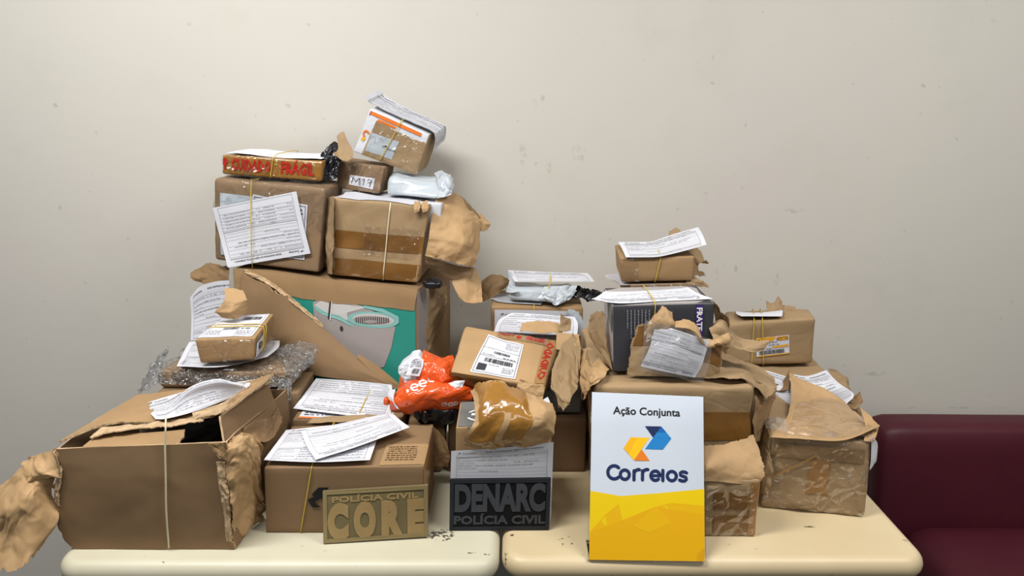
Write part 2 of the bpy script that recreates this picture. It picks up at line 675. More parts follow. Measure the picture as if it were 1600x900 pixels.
def tube(name, pts, r, m, parent=None, closed=False, sides=6, label=None, sub=4):
    A = np.array([tuple(p) for p in pts], float)
    if len(A) > 2 and sub > 1 and not closed:
        A = catmull(A, np.linspace(0, len(A) - 1, (len(A) - 1) * sub + 1))
    n = len(A)
    V, F = [], []
    prev = None
    for i in range(n):
        a, b = A[(i - 1) % n if closed else max(0, i - 1)], A[(i + 1) % n if closed else min(n - 1, i + 1)]
        t = b - a
        t /= max(np.linalg.norm(t), 1e-9)
        up = np.array((0, 0, 1.0)) if abs(t[2]) < 0.9 else np.array((1.0, 0, 0))
        x = np.cross(t, up)
        x /= np.linalg.norm(x)
        if prev is not None and np.dot(x, prev) < 0 and not abs(np.dot(x, prev)) < 0.2:
            x = -x
        prev = x
        y = np.cross(t, x)
        for k in range(sides):
            c = 2 * math.pi * k / sides
            V.append(A[i] + r * (math.cos(c) * x + math.sin(c) * y))
    for i in range(n if closed else n - 1):
        for k in range(sides):
            a, b = i * sides, ((i + 1) % n) * sides
            F.append((a + k, a + (k + 1) % sides, b + (k + 1) % sides, b + k))
    if not closed:
        F.append(tuple(range(sides))[::-1])
        F.append(tuple((n - 1) * sides + k for k in range(sides)))
    return mesh(name, V, F, m, parent, label=label)


def band(B, ut, ub, m, parent, r=0.0011, off=0.003, name='rubber_band', top_off=None, ubk=None):
    """elastic band round a box: up the front, over the top, down the back"""
    to = off if top_off is None else top_off
    ubk = ut if ubk is None else ubk
    pts = []
    for k in range(11):
        f = k / 10
        pts.append(B.face('front', ub + (ut - ub) * f, 1 - f * 0.995, off))
    for k in range(1, 9):
        f = k / 8
        pts.append(B.face('top', ut + (ubk - ut) * f, 1 - f * 0.99, to))
    for k in range(1, 6):
        pts.append(B.face('back', 1 - ubk, k / 5.05, off))
    return tube(name, pts, r, m, parent, sub=1, sides=6)


# ---------------------------------------------------------------- writing
_tc = {}


def text2d(body, bold=0.0, ext=0.0, res=1, space=1.0):
    key = (body, bold, ext, res, space)
    if key not in _tc:
        c = bpy.data.curves.new('writing', 'FONT')
        c.body = body
        c.offset = bold
        c.extrude = ext
        c.resolution_u = res
        c.space_character = space
        if ext:
            c.bevel_depth = ext * 0.25
            c.bevel_resolution = 0
        o = bpy.data.objects.new('writing', c)
        me = o.to_mesh()
        V = np.array([v.co[:] for v in me.vertices], float).reshape(-1, 3)
        F = [tuple(p.vertices) for p in me.polygons]
        o.to_mesh_clear()
        bpy.data.objects.remove(o)
        bpy.data.curves.remove(c)
        _tc[key] = (V, F)
    return _tc[key]


class Print:
    """flat print laid on a surface; page x to the right and y down, in millimetres"""

    def __init__(s, surf, W, H, rot=0, area=(0, 0, 1, 1), off=0.0007):
        s.s, s.W, s.H, s.rot, s.area, s.off = surf, W, H, rot, area, off
        s.V, s.F, s.mi, s.mats = [], [], [], []
        s.n = 0

    def uv(s, x, y):
        a, b = np.asarray(x) / s.W, np.asarray(y) / s.H
        if s.rot == 180:
            a, b = 1 - a, 1 - b
        elif s.rot == 90:
            a, b = 1 - b, a
        elif s.rot == 270:
            a, b = b, 1 - a
        u0, v0, u1, v1 = s.area
        return u0 + (u1 - u0) * a, v0 + (v1 - v0) * b

    def add(s, xy, F, m, lift=0.0):
        u, v = s.uv(xy[:, 0], xy[:, 1])
        z = xy[:, 2] if xy.shape[1] > 2 else np.zeros(len(xy))
        s.V.append(s.s.at(u, v, s.off + lift + z))
        if m not in s.mats:
            s.mats.append(m)
        k = s.mats.index(m)
        for f in F:
            s.F.append(tuple(i + s.n for i in f))
            s.mi.append(k)
        s.n += len(xy)

    def rect(s, x0, y0, x1, y1, m, lift=0.0):
        n = max(1, min(16, int(abs(x1 - x0) / s.W * 16)))
        k = max(1, min(16, int(abs(y1 - y0) / s.H * 16)))
        xs, ys = np.linspace(x0, x1, n + 1), np.linspace(y0, y1, k + 1)
        xy = np.array([(x, y) for y in ys for x in xs])
        F = [(j * (n + 1) + i, j * (n + 1) + i + 1, (j + 1) * (n + 1) + i + 1, (j + 1) * (n + 1) + i) for j in range(k) for i in range(n)]
        s.add(xy, F, m, lift)

    def frame(s, x0, y0, x1, y1, w, m):
        for a in ((x0, y0, x1, y0 + w), (x0, y1 - w, x1, y1), (x0, y0, x0 + w, y1), (x1 - w, y0, x1, y1)):
            s.rect(*a, m)

    def poly(s, pts, m, lift=0.0):
        s.add(np.array(pts, float), [tuple(range(len(pts)))], m, lift)

    def text(s, x, y, size, body, m, bold=0.0, w=None, lift=0.0, ext=0.0, res=1, space=1.0, centre=False, h=None):
        """baseline at y; size = em in mm; w = fit to this width; h = fit capitals to this height"""
        V, F = text2d(body, bold, ext, res, space)
        V = V.copy()
        x0, x1 = V[:, 0].min(), V[:, 0].max()
        k = size
        kx = (w / (x1 - x0)) if w else k
        ky = (h / 0.69) if h else (kx if (w and not size) else k)
        V[:, 0] = (V[:, 0] - x0) * kx
        if centre:
            V[:, 0] -= (x1 - x0) * kx / 2
        V[:, 0] += x
        V[:, 1] = y - V[:, 1] * ky
        if ext:
            V[:, 2] += ext
            V[:, 2] *= 1.0
            s.add(V, F, m, lift)
        else:
            s.add(V[:, :2], F, m, lift)

    def stroke(s, pts, t, m, lift=0.0, closed=False):
        """a pen stroke of width t with round ends"""
        A = np.array(pts, float)
        n = len(A)
        L, Rr = [], []
        for i in range(n):
            a, b = A[(i - 1) % n if closed else max(0, i - 1)], A[(i + 1) % n if closed else min(n - 1, i + 1)]
            d = b - a
            d /= max(np.linalg.norm(d), 1e-9)
            nn = np.array((-d[1], d[0])) * t / 2
            L.append(A[i] + nn)
            Rr.append(A[i] - nn)
        xy = np.array(L + Rr)
        F = [(i, (i + 1) % n, n + (i + 1) % n, n + i) for i in range(n if closed else n - 1)]
        s.add(xy, F, m, lift)
        if not closed:
            for e in (A[0], A[-1]):
                c = np.array([e + t / 2 * np.array((math.cos(q), math.sin(q))) for q in np.linspace(0, 2 * math.pi, 9)[:-1]])
                s.add(c, [tuple(range(8))], m, lift)

    def arc(s, cx, cy, r, a0, a1, t, m, ry=None, n=18, lift=0.0):
        q = np.radians(np.linspace(a0, a1, n))
        s.stroke([(cx + r * math.cos(k), cy - (ry or r) * math.sin(k)) for k in q], t, m, lift)

    def barcode(s, x0, y0, x1, y1, m, seed=1):
        rnd = random.Random(seed)
        x = x0
        while x < x1:
            wd = rnd.choice((0.5, 0.5, 1.0, 1.5)) * (x1 - x0) / 60
            s.rect(x, y0, min(x + wd, x1), y1, m)
            x += wd + rnd.choice((0.5, 0.8, 1.2)) * (x1 - x0) / 60

    def scribble(s, x0, y, x1, h, m, seed=0, fill=0.8):
        """a line too small to read: short unequal marks"""
        rnd = random.Random(seed)
        x = x0
        while x < x1 - h:
            wd = h * rnd.uniform(0.8, 3.6)
            s.rect(x, y - h * rnd.uniform(.6, .9), min(x + wd, x1), y, m)
            x += wd + h * rnd.uniform(0.3, 0.8) / fill

    def build(s, name, parent, label=None):
        return mesh(name, np.concatenate(s.V), s.F, s.mats, parent, mi=s.mi, smooth=False, label=label)


def arrows(p, x, y, k, m):
    """the small two-arrow mark at the head of every form"""
    p.poly([(x + 4.6 * k, y), (x + 8.2 * k, y), (x + 10 * k, y + 2 * k), (x + 8.2 * k, y + 4 * k), (x + 4.8 * k, y + 4 * k), (x + 6.6 * k, y + 2 * k)], m)
    p.stroke([(x + 5.4 * k, y + 2 * k), (x + 1.8 * k, y + 2 * k), (x, y + 4.2 * k), (x + 1.8 * k, y + 6.2 * k), (x + 5.2 * k, y + 6.2 * k), (x + 3.6 * k, y + 4.4 * k), (x + 5.4 * k, y + 2 * k)], 0.7 * k, m)


def form(surf, parent, rot=0, area=(0, 0, 1, 1), W=210, H=150, seed=0, head=True, off=0.0007, name='printed_form'):
    """the delivery receipt printed on every one of the loose sheets"""
    p = Print(surf, W, H, rot, area, off)
    I, B = M['ink'], M['band']
    if head:
        arrows(p, 14, 7.5, 0.85, M['black_ink'])
        p.text(25, 13.6, 7.4, 'Correios', I, 0.025)
        p.text(72, 13.2, 5.6, 'RECIBO DE ENTREGA DE OBJETO POSTAL APREENDIDO', I, 0.02, w=118)
    x0, x1, y = 12, 198, 18
    p.frame(x0, y, x1, H - 4, 0.5, I)
    p.rect(x0, y, x1, y + 7, B)
    p.text(105, y + 5.2, 5.4, 'DISPOSIÇÃO', I, 0.01, space=1.3, centre=True)
    rows = [
        (31, [(15, 'As 13:10 horas do dia'), (66, '12'), (80, 'de'), (92, 'março'), (118, 'de'), (128, '2025'), (146, 'nesta'), (160, 'cidade')]),
        (42, [(15, 'para a Delegacia do DENARC - Via Postal - Entrega')]),
        (52, [(15, 'unidade Correios'), (128, 'UF'), (136, 'PR'), (148, 'CEP 00.000-000')]),
    ]
    for yy, it in rows:
        for x, t in it:
            p.text(x, yy - 1.2, 4.8, t, I)
        p.rect(x0 + 2, yy, x1 - 2, yy + 0.35, I)
    p.text(15, 60, 4.9, 'foi apreendido o objeto postal abaixo identificado, acompanhado deste recibo', I, 0.015)
    p.text(15, 67, 4.6, 'termo de apreensão', I)
    for yy in (69, 78, 86):
        p.rect(x0 + 2, yy, x1 - 2, yy + 0.35, I)
    p.text(60, 76.5, 4.6, 'Dados da apreensão', I)
    p.rect(x0, 92, x1, 99, B)
    p.text(105, 97.2, 4.8, 'IDENTIFICAÇÃO DO OBJETO POSTAL', I, 0.015, centre=True)
    yy = 106
    cells = [('Nome do Remetente', 'Endereço'), ('Nome do Destinatário', 'Endereço'), ('Cidade', 'CEP'), ('Responsável pela entrega', 'Assinatura'), ('Matrícula', 'Data')]
    rnd = random.Random(seed)
    for a, b in cells:
        if yy > H - 8:
            break
        xm = rnd.uniform(95, 120)
        p.text(15, yy - 2, 3.9, a, I)
        p.text(xm + 3, yy - 2, 3.9, b, I)
        p.scribble(60, yy - 2, xm - 8, 2.0, M['ink_grey'], seed + int(yy))
        p.scribble(xm + 24, yy - 2, 190, 2.0, M['ink_grey'], seed + int(yy) + 1)
        p.rect(x0, yy, x1, yy + 0.4, I)
        p.rect(xm, yy - 7, xm + 0.4, yy, I)
        yy += 9
    return p.build(name, parent)


def paper(label, rows, mode='Y', nu=26, nv=16, rot=0, wob=0.0012, seed=0, head=True, H=150, area=(0, 0, 1, 1), m=None, group=None, name='document_sheet', pr=True, W=210, sharp=False):
    G = rows if isinstance(rows, np.ndarray) else loft(px(rows, mode) if mode else rows, nu, nv, sharp)
    G = crumple(G, 0, 9, seed, fold=wob)
    o = sheet(name, G, m or M['paper'], None, 0.0004)
    setp(o, label, 'document', group)
    if pr:
        form(Surf(G), o, rot, area, W, H, seed, head)
    return o, Surf(G)

# ================================================================ the setting
def struct(name, V, F, m, loc=(0, 0, 0)):
    return setp(mesh(name, V, F, m, loc=loc, smooth=False), kind='structure')


def slab(x0, x1, y0, y1, z0, z1):
    V = [(x, y, z) for x in (x0, x1) for y in (y0, y1) for z in (z0, z1)]
    F = [(0, 1, 3, 2), (4, 6, 7, 5), (0, 4, 5, 1), (2, 3, 7, 6), (0, 2, 6, 4), (1, 5, 7, 3)]
    return V, F


WALL_Y = 0.90


def wall_material():
    b = NB('painted_wall')
    base = b.mix(b.ramp(b.noise(1.1, 3), 0.35, 0.65), lin('#CDCABF'), lin('#CEC8C0'))
    base = b.mix(b.math('MULTIPLY', b.ramp(b.noise(5, 6), 0.55, 0.8), 0.25), base, lin('#B9B5A8'))
    sp = b.ramp(b.noise(38, 2), 0.72, 0.78)
    base = b.mix(b.math('MULTIPLY', sp, 0.35), base, lin('#8D8A80'))
    sep = b.n('ShaderNodeSeparateXYZ')
    b.l(b.tc.outputs['Object'], sep.inputs[0])
    nz = b.noise(60, 4)
    marks = [(836, 160, 5, 12), (848, 152, 4, 10), (817, 242, 8, 22), (858, 262, 5, 12), (905, 240, 14, 16), (916, 345, 4, 8), (1058, 328, 4, 9), (1120, 428, 4, 16), (1213, 435, 5, 16),
             (1240, 330, 26, 5), (1150, 420, 4, 10), (1370, 584, 30, 5), (1560, 637, 22, 3), (1500, 637, 24, 2.5), (1420, 637, 20, 2.5), (505, 190, 7, 8), (450, 165, 5, 7), (1640, 637, 20, 3)]
    tot = None
    for x, y, sx, sy in marks:
        p = P(x, y, WALL_Y)
        k = 1.98 / FOCAL
        dx = b.math('DIVIDE', b.math('SUBTRACT', sep.outputs[0], p.x), sx * k)
        dz = b.math('DIVIDE', b.math('SUBTRACT', sep.outputs[2], p.z), sy * k)
        d = b.math('ADD', b.math('MULTIPLY', dx, dx), b.math('MULTIPLY', dz, dz))
        f = b.math('MULTIPLY', b.math('MAXIMUM', b.math('SUBTRACT', 1.0, d), 0.0), b.ramp(nz, 0.45, 0.6))
        tot = f if tot is None else b.math('ADD', tot, f)
    tot = b.math('MINIMUM', b.math('MULTIPLY', tot, 0.34), 0.6)
    col = b.mix(tot, base, lin('#7D7C6E'))
    b.l(col, b.b.inputs['Base Color'])
    b.b.inputs['Roughness'].default_value = 0.55
    b.b.inputs['Specular IOR Level'].default_value = 0.3
    n = b.bump(b.noise(190, 3), 0.06, 0.001)
    n = b.bump(b.noise(6, 3), 0.10, 0.01, n)
    b.l(n, b.b.inputs['Normal'])
    return b.m


struct('wall_back', *slab(-5, 5, WALL_Y, WALL_Y + 0.12, 0, 2.75), wall_material())
struct('floor', *slab(-5, 5, -4, WALL_Y, -0.1, 0), mat('dark_vinyl_floor', '#5A5C58', 0.5, 0.1, 8))


# ---------------------------------------------------------------- tables
def table_material(name, col, worn, marks, org):
    b = NB(name)
    c = b.mix(b.ramp(b.noise(3.5, 5), 0.35, 0.7), lin(col), lin(worn))
    c = b.mix(b.math('MULTIPLY', b.ramp(b.noise(55, 3), 0.70, 0.76), 0.5), c, lin('#7A6A4C'))
    sep = b.n('ShaderNodeSeparateXYZ')
    b.l(b.tc.outputs['Object'], sep.inputs[0])
    nz = b.noise(120, 4)
    tot = None
    for x, y, sx, sy, th in marks:
        p = Z(x, y, 0) - Vector(org)
        dx = b.math('DIVIDE', b.math('SUBTRACT', sep.outputs[0], p.x), sx)
        dy = b.math('DIVIDE', b.math('SUBTRACT', sep.outputs[1], p.y), sy)
        d = b.math('ADD', b.math('MULTIPLY', dx, dx), b.math('MULTIPLY', dy, dy))
        f = b.math('MULTIPLY', b.ramp(b.math('SUBTRACT', 1.0, d), 0.0, 0.3), b.ramp(nz, th, th + 0.03))
        tot = f if tot is None else b.math('MAXIMUM', tot, f)
    if tot is not None:
        c = b.mix(b.math('MULTIPLY', tot, 0.9), c, lin('#3A3328'))
    b.l(c, b.b.inputs['Base Color'])
    b.b.inputs['Roughness'].default_value = 0.42
    b.l(b.bump(b.noise(30, 3), 0.05, 0.002), b.b.inputs['Normal'])
    return b.m


def rounded_top(x0, x1, y0, y1, z1, th, rad, edge):
    """slab with round corners and a rounded rim"""
    prof = [(-edge * 1.0 - 0.004, -0.0)]
    rings = []
    k = 7
    for a in np.linspace(0, math.pi, 9):
        ins = edge * (1 - math.sin(a))
        z = z1 - th / 2 + th / 2 * math.cos(a)
        rings.append((ins, z))
    V, F = [], []
    per = 4 * k
    for ins, z in rings:
        for q, (cx, cy) in enumerate(((x1 - rad, y1 - rad), (x0 + rad, y1 - rad), (x0 + rad, y0 + rad), (x1 - rad, y0 + rad))):
            for i in range(k):
                a = (q + i / (k - 1)) * math.pi / 2
                V.append((cx + (rad - ins) * math.cos(a), cy + (rad - ins) * math.sin(a), z))
    for r in range(len(rings) - 1):
        for i in range(per):
            a, b = r * per + i, r * per + (i + 1) % per
            F.append((a, a + per, b + per, b))
    F.append(tuple(range(per)))
    F.append(tuple((len(rings) - 1) * per + i for i in range(per))[::-1])
    return V, F


def table(label, x0, x1, y0, top_mat):
    y1 = 0.855
    t = thing('table', ((x0 + x1) / 2, (y0 + y1) / 2, 0), label, 'table', 'tables pushed side by side')
    V, F = rounded_top(x0, x1, y0, y1, T, 0.045, 0.045, 0.020)
    V = np.array(V)
    o = mesh('tabletop', V, F, top_mat, t, smooth=True)
    o.data.polygons[-1].use_smooth = False
    o.data.polygons[-2].use_smooth = False
    mesh('apron', *slab(x0 + .07, x1 - .07, y0 + .08, y1 - .06, T - .10, T - .046), M['steel'], t, smooth=False)
    for sx in (x0 + .09, x1 - .09):
        for sy in (y0 + .10, y1 - .08):
            tube('leg', [(sx, sy, T - .06), (sx, sy, 0.02)], 0.017, M['steel'], t, sides=10)
    return t


tl_mat = table_material('cream_laminate', '#C8C3AC', '#BDB79E', [(690, 836, 0.026, 0.022, 0.50), (762, 866, 0.008, 0.003, 0.5), (735, 864, 0.012, 0.002, 0.5), (250, 878, 0.01, 0.003, 0.5)], ((-.832 - .0235) / 2, (-.012 + .855) / 2, 0))
tr_mat = table_material('yellowed_laminate', '#CEBC98', '#C3AF87', [(800, 836, 0.004, 0.004, 0.4), (880, 850, 0.02, 0.012, 0.6), (872, 842, 0.012, 0.003, 0.52), (1265, 823, 0.012, 0.003, 0.4), (790, 862, 0.004, 0.012, 0.5), (1415, 845, 0.006, 0.005, 0.5)], ((-.019 + .764) / 2, .855 / 2, 0))
table('cream table with chipped paint, left of the gap between the two tables', -0.832, -0.0235, -0.012, tl_mat)
table('yellowed cream table under the white and yellow sign', -0.019, 0.764, 0.0, tr_mat)

# ---------------------------------------------------------------- couch
couch = thing('couch', (1.85, 0.55, 0), 'dark maroon leather couch against the wall, right of the tables', 'couch')
mar = mat('maroon_leather', '#4B1522', 0.5, 0.06, 10, grain=0.35, spec=0.35)


def rbox(x0, x1, y0, y1, z0, z1, r, lean=0.0, **kw):
    F = [(x0, y0, z0), (x1, y0, z0), (x1, y0 + lean, z1), (x0, y0 + lean, z1)]
    Bk = [(x0, y1, z0), (x1, y1, z0), (x1, y1, z1), (x0, y1, z1)]
    return Hex([np.array(f, float) for f in F], Bk, r=r, **kw)


rbox(1.05, 2.75, 0.70, 0.885, 0.16, 0.653, 0.05, 0.055, dent=0.004, f=3).build('backrest', mar, couch, seg=0.05)
rbox(1.09, 2.72, 0.20, 0.725, 0.18, 0.395, 0.088, 0.0, dent=0.004, f=3).build('seat', mar, couch, seg=0.05)
mesh('base', *slab(1.12, 2.70, 0.26, 0.84, 0.08, 0.22), M['steel'], couch, smooth=False)
for lx in (1.18, 2.62):
    for ly in (0.32, 0.80):
        tube('leg', [(lx, ly, 0.10), (lx, ly, 0.0)], 0.022, M['steel'], couch, sides=10)


# ================================================================ parcels
def parcel(label, H, m, name='parcel', cat='parcel', part='box_body', group=None, seg=None):
    b = (H.c[:, :, 0].mean((0, 1)))
    t = thing(name, b, label, cat, group)
    H.build(part, m, t, seg=seg)
    return t


def strip(B, face, quad, m, parent, name='tape_strip', off=0.0012, n=(12, 6), thick=0.0003):
    return sheet(name, decal(B, face, quad, off, n), m, parent, thick)


def fr(bl, br, tr, tl):
    return [bl, br, tr, tl]


# ---- 1. big torn-open carton at the left front
A0 = P(107, 858, .037)
t = thing('open_carton', (float(A0.x) + .15, .18, T), 'big torn open cardboard carton at the left front corner of the cream table', 'carton')
ft = 0.0
G = loft(px([[(84, 702, .034), (200, 697, .034), (350, 691, .034)],
             [(92, 735, .035), (220, 735, .030), (352, 735, .035)],
             [(85, 765, .036), (220, 770, .029), (357, 778, .036)],
             [(92, 812, .036), (225, 812, .032), (361, 822, .036)],
             [(107, 858.5, .037), (235, 858.5, .037), (362, 858.5, .037)]]), 44, 30)
G = jag(crumple(G, 0.0008, 8, 2, 0.002), 'lr', 0.9, 5)
G[:, :, 2] = np.maximum(G[:, :, 2], T + 0.0015)
sheet('front_panel', G, M['card'], t, 0.004, rim=M['card_edge'])
XA = G
fx0, fx1 = G[-1, 0, 0], G[-1, -1, 0]
zt = T + .205
fl = lambda x, y, z: Vector((x, y, z))
# right wall with its raised flap, left wall, back wall, bottom
G = loft([[P(350, 694, .038), fl(-.512, .13, zt), fl(-.498, .22, zt), fl(-.486, .315, zt)],
          [fl(-.518, .042, T + .1), fl(-.508, .13, T + .1), fl(-.495, .22, T + .1), fl(-.484, .32, T + .1)],
          [fl(fx1, .04, T + .002), fl(-.507, .13, T + .002), fl(-.495, .22, T + .002), fl(-.484, .32, T + .002)]], 20, 14)
sheet('side_panel', crumple(G, .0012, 9, 3, .002), M['card'], t, 0.003, rim=M['card_edge'])
G = loft([[fl(-.822, .315, zt - .022), fl(-.826, .2, zt - .012), fl(-.822, .04, zt - .008)], [fl(-.80, .315, T + .002), fl(-.80, .2, T + .002), fl(fx0 + .012, .04, T + .002)]], 16, 10)
sheet('side_panel', crumple(G, .001, 9, 4, .002), M['card'], t, 0.003, rim=M['card_edge'])
G = loft([[fl(-.822, .318, zt - .022), fl(-.486, .318, zt)], [fl(-.80, .318, T + .002), fl(-.484, .322, T + .002)]], 16, 10)
sheet('back_panel', crumple(G, .001, 9, 5, .002), M['card'], t, 0.003)
G = loft([[fl(-.80, .312, T + .003), fl(-.486, .315, T + .003)], [fl(fx0 + .01, .042, T + .003), fl(fx1 - .005, .042, T + .003)]], 4, 4)
sheet('bottom_panel', G, M['card_dark'], t, 0.002)
# lid, sagging and torn
G = loft(px([[(214, 617, .30), (300, 606, .31), (360, 598, .315), (428, 584, .33)],
             [(165, 645, .20), (250, 632, .20), (330, 622, .20), (420, 590, .22)],
             [(94, 690, .06), (165, 663, .11), (250, 658, .12), (346, 648, .085)]]), 44, 22)
G = jag(crumple(G, .0022, 10, 7, .004), 'b', 0.9, 9, 1.2)
sheet('top_flap', G, M['card_pale'], t, 0.004, rim=M['card_edge'])
G = loft(px([[(158, 668, .10), (200, 664, .11), (250, 660, .11), (320, 652, .10)], [(140, 684, .06), (190, 672, .075), (250, 667, .085), (318, 660, .09)]]), 40, 8)
sheet('torn_layer', jag(crumple(G, .002, 20, 8, .002), 'b', 1.0, 12, 2), M['card_edge'], t, 0.002)
# raised flap at the right
G = loft(px([[(345, 650, .080), (372, 630, .15), (400, 608, .22), (418, 596, .26)], [(352, 692, .055), (380, 680, .12), (412, 662, .19), (436, 645, .25)]]), 20, 12)
sheet('side_flap', crumple(G, .0012, 10, 9, .002), M['card'], t, 0.004, rim=M['card_edge'])
G = loft(px([[(300, 645, .075), (345, 630, .10), (385, 606, .18), (420, 588, .24)], [(303, 655, .07), (346, 645, .085), (386, 620, .17), (424, 596, .245)]]), 40, 6)
sheet('torn_layer', jag(crumple(G, .0015, 25, 8, .002), 'b', 1.0, 22, 1.2), M['card_edge'], t, 0.002)
# front flap folded inwards
G = loft(px([[(152, 680, .085), (220, 676, .085), (288, 671, .085)], [(128, 699, .036), (215, 696, .036), (282, 692, .036)]]), 30, 8)
sheet('front_flap', jag(crumple(G, .0008, 10, 3, .001), 'r', .5, 3), M['card_pale'], t, 0.003, rim=M['card_edge'])
# kraft lining spilling out at the right
G = loft(px([[(352, 700, .04), (362, 684, .05), (382, 678, .07), (400, 684, .085), (411, 697, .09)],
             [(352, 722, .033), (366, 712, .036), (384, 706, .05), (400, 712, .075), (410, 722, .10)],
             [(357, 760, .033), (370, 750, .035), (386, 746, .06), (398, 755, .09), (409, 768, .12)],
             [(362, 800, .033), (374, 792, .045), (390, 790, .08), (402, 792, .11), (410, 790, .135)],
             [(363, 852, .036), (376, 842, .06), (390, 830, .09), (402, 818, .12), (411, 808, .14)]]), 30, 26)
G = jag(crumple(G, .0058, 20, 11), 'tl', 0.9, 4, 1.3)
sheet('kraft_lining', G, M['kraft_light'], t, 0.0008)
G = loft(px([[(382, 668, .12), (398, 658, .15), (412, 655, .17), (425, 652, .20), (436, 636, .25)],
             [(384, 682, .115), (400, 676, .15), (414, 678, .165), (428, 664, .205), (440, 648, .25)],
             [(398, 692, .11), (408, 690, .13), (418, 690, .155), (430, 680, .19), (440, 662, .24)]]), 26, 14)
sheet('kraft_lining', jag(crumple(G, .003, 22, 12), 'tr', .9, 6, 1.2), M['kraft_dark'], t, 0.0008)
# kraft paper hanging off the left
G = loft(px([[(-60, 780, .16), (0, 752, .13), (40, 722, .09), (84, 700, .05)],
             [(-60, 800, .10), (0, 770, .08), (45, 738, .045), (90, 730, .040)],
             [(-60, 830, .05), (0, 805, .02), (45, 770, .005), (84, 768, .042)],
             [(-60, 860, .03), (0, 845, .0), (45, 815, .0), (91, 805, .035)],
             [(-60, 905, .0), (0, 893, -.03), (38, 882, -.03), (72, 852, .01)]]), 34, 30)
G = jag(crumple(G, .0075, 11, 13, .004), 'b', .9, 7, 1.4)
sheet('kraft_paper', G, M['kraft_light'], t, 0.0008)
G = loft(px([[(36, 722, .08), (60, 708, .06), (90, 706, .038)], [(40, 748, .035), (65, 738, .022), (92, 742, .030)], [(60, 752, .04), (75, 748, .028), (95, 746, .031)]]), 16, 12)
sheet('kraft_paper', jag(crumple(G, .004, 20, 14), 'b', .8, 7), M['kraft_light'], t, 0.0008)
for rows, sd in (([[(338, 722, .026), (351, 722, .030)], [(343, 760, .026), (356, 760, .031)], [(349, 800, .027), (360, 800, .032)], [(354, 846, .031), (362, 846, .034)]], 1),
                 ([[(82, 706, .030), (88, 712, .030)], [(90, 735, .031), (97, 738, .029)], [(85, 765, .032), (92, 768, .029)], [(90, 790, .033), (94, 792, .031)]], 2),
                 ([[(326, 694, .024), (348, 692, .029)], [(332, 704, .025), (351, 706, .029)], [(342, 716, .026), (352, 718, .030)]], 3)):
    G = loft(px(rows), 8, 30)
    sheet('torn_layer', jag(crumple(G, .0018, 40, 14 + sd), 'lr', 1.0, 40 + sd, 1.6), M['card_edge'] if sd < 3 else M['card_pale'], t, .0012)
# string
tube('string', [P(259, 652, .06), P(259, 665, .034), P(258, 690, .030), P(259, 740, .027), P(260, 800, .027), P(264, 856, .033)], 0.0016, M['string'], t)
c = thing('bundle_or_dark_fill', (-.66, .17, T + .003), 'black plastic bundle showing inside the torn open carton at the left front', 'bundle')
Hex([fl(-.77, .075, T + .006), fl(-.54, .075, T + .006), fl(-.55, .08, T + .165), fl(-.765, .08, T + .155)], Vector((0, .2, 0)), r=.03, dent=.006, wr=.004, f=14, g=20).build('wrapping', M['black_matt'], c)

# sheets on its lid
paper('form sheet curled over the lid of the torn open carton, tied down by string', [
    [(219, 632, .235), (262, 619, .24), (310, 606, .24), (350, 600, .25), (398, 597, .26)],
    [(231, 641, .18), (264, 633, .15), (296, 605, .142), (336, 592, .145), (368, 598, .165), (388, 604, .19)],
    [(237, 648, .14), (262, 645, .125), (298, 622, .13), (334, 611, .135), (362, 608, .155), (386, 608, .18)],
    [(243, 655, .115), (260, 654, .098), (300, 644, .115), (334, 632, .125), (362, 621, .15), (384, 612, .175)]], nu=34, nv=24, seed=4, H=140, rot=0)
paper('white form sheet lying flat under the curled one on the torn open carton', [
    [(350, 600, .33), (400, 592, .33), (418, 588, .325)], [(352, 612, .25), (385, 609, .25), (414, 594, .275)]], seed=5, H=70, rot=0)

# ---- 2. closed carton behind the tan patch
bY = .092
B2 = Hex(fr(Z(416, 836, 0), P(664, 836, bY), P(662, 727, bY), P(412, 731, bY)), Vector((0, .185, .002)), r=.004, dent=.0015, f=7, seed=2)
B2 = Hex(fr(drop(P(415, 836, bY)), drop(P(664, 836, bY)), P(662, 728, bY), P(412, 731, bY)), Vector((0, .185, .002)), r=.004, dent=.0015, f=7, seed=2)
t2 = parcel('closed brown carton with two forms banded on top, behind the tan patch', B2, M['card'], 'carton', 'carton')
G = decal(B2, 'front', rect(.27, .30, .42, .62), .001, (4, 4))
p = Print(Surf(G), 60, 90)
p.poly([(28, 0), (55, 0), (38, 30), (60, 42), (30, 48), (10, 30)], M['black_ink'])
p.poly([(0, 52), (22, 32), (30, 50), (16, 62), (34, 84), (12, 84)], M['black_ink'])
p.build('printed_mark', t2)
strip(B2, 'top', rect(.72, .52, 1.0, .98), M['card_pale'], t2, 'tape_strip')
strip(B2, 'right', rect(0.0, .0, .5, .5), M['tape_kraft'], t2, 'tape_strip')
p = Print(Surf(decal(B2, 'top', rect(.74, .56, .95, .93), .0019)), 80, 70)
for k in range(7):
    p.scribble(2 + (k % 3), 8 + k * 9, 76, 3.2, M['brown_ink'], 30 + k, 1.0)
p.build('printed_label', t2)
band(B2, .30, .22, M['band_rubber'], t2, off=.002, top_off=.008)
paper('form sheet with a signature, lower of two on the carton behind the tan patch', np.array(loft(px([
    [(447, 672, .152), (520, 664, .153), (600, 655, .151)],
    [(430, 695, .152), (505, 690, .153), (590, 684, .153)],
    [(412, 719, .150), (500, 722, .150), (578, 719, .152)]], 'Z'), 26, 16)), seed=6, H=150, rot=0)
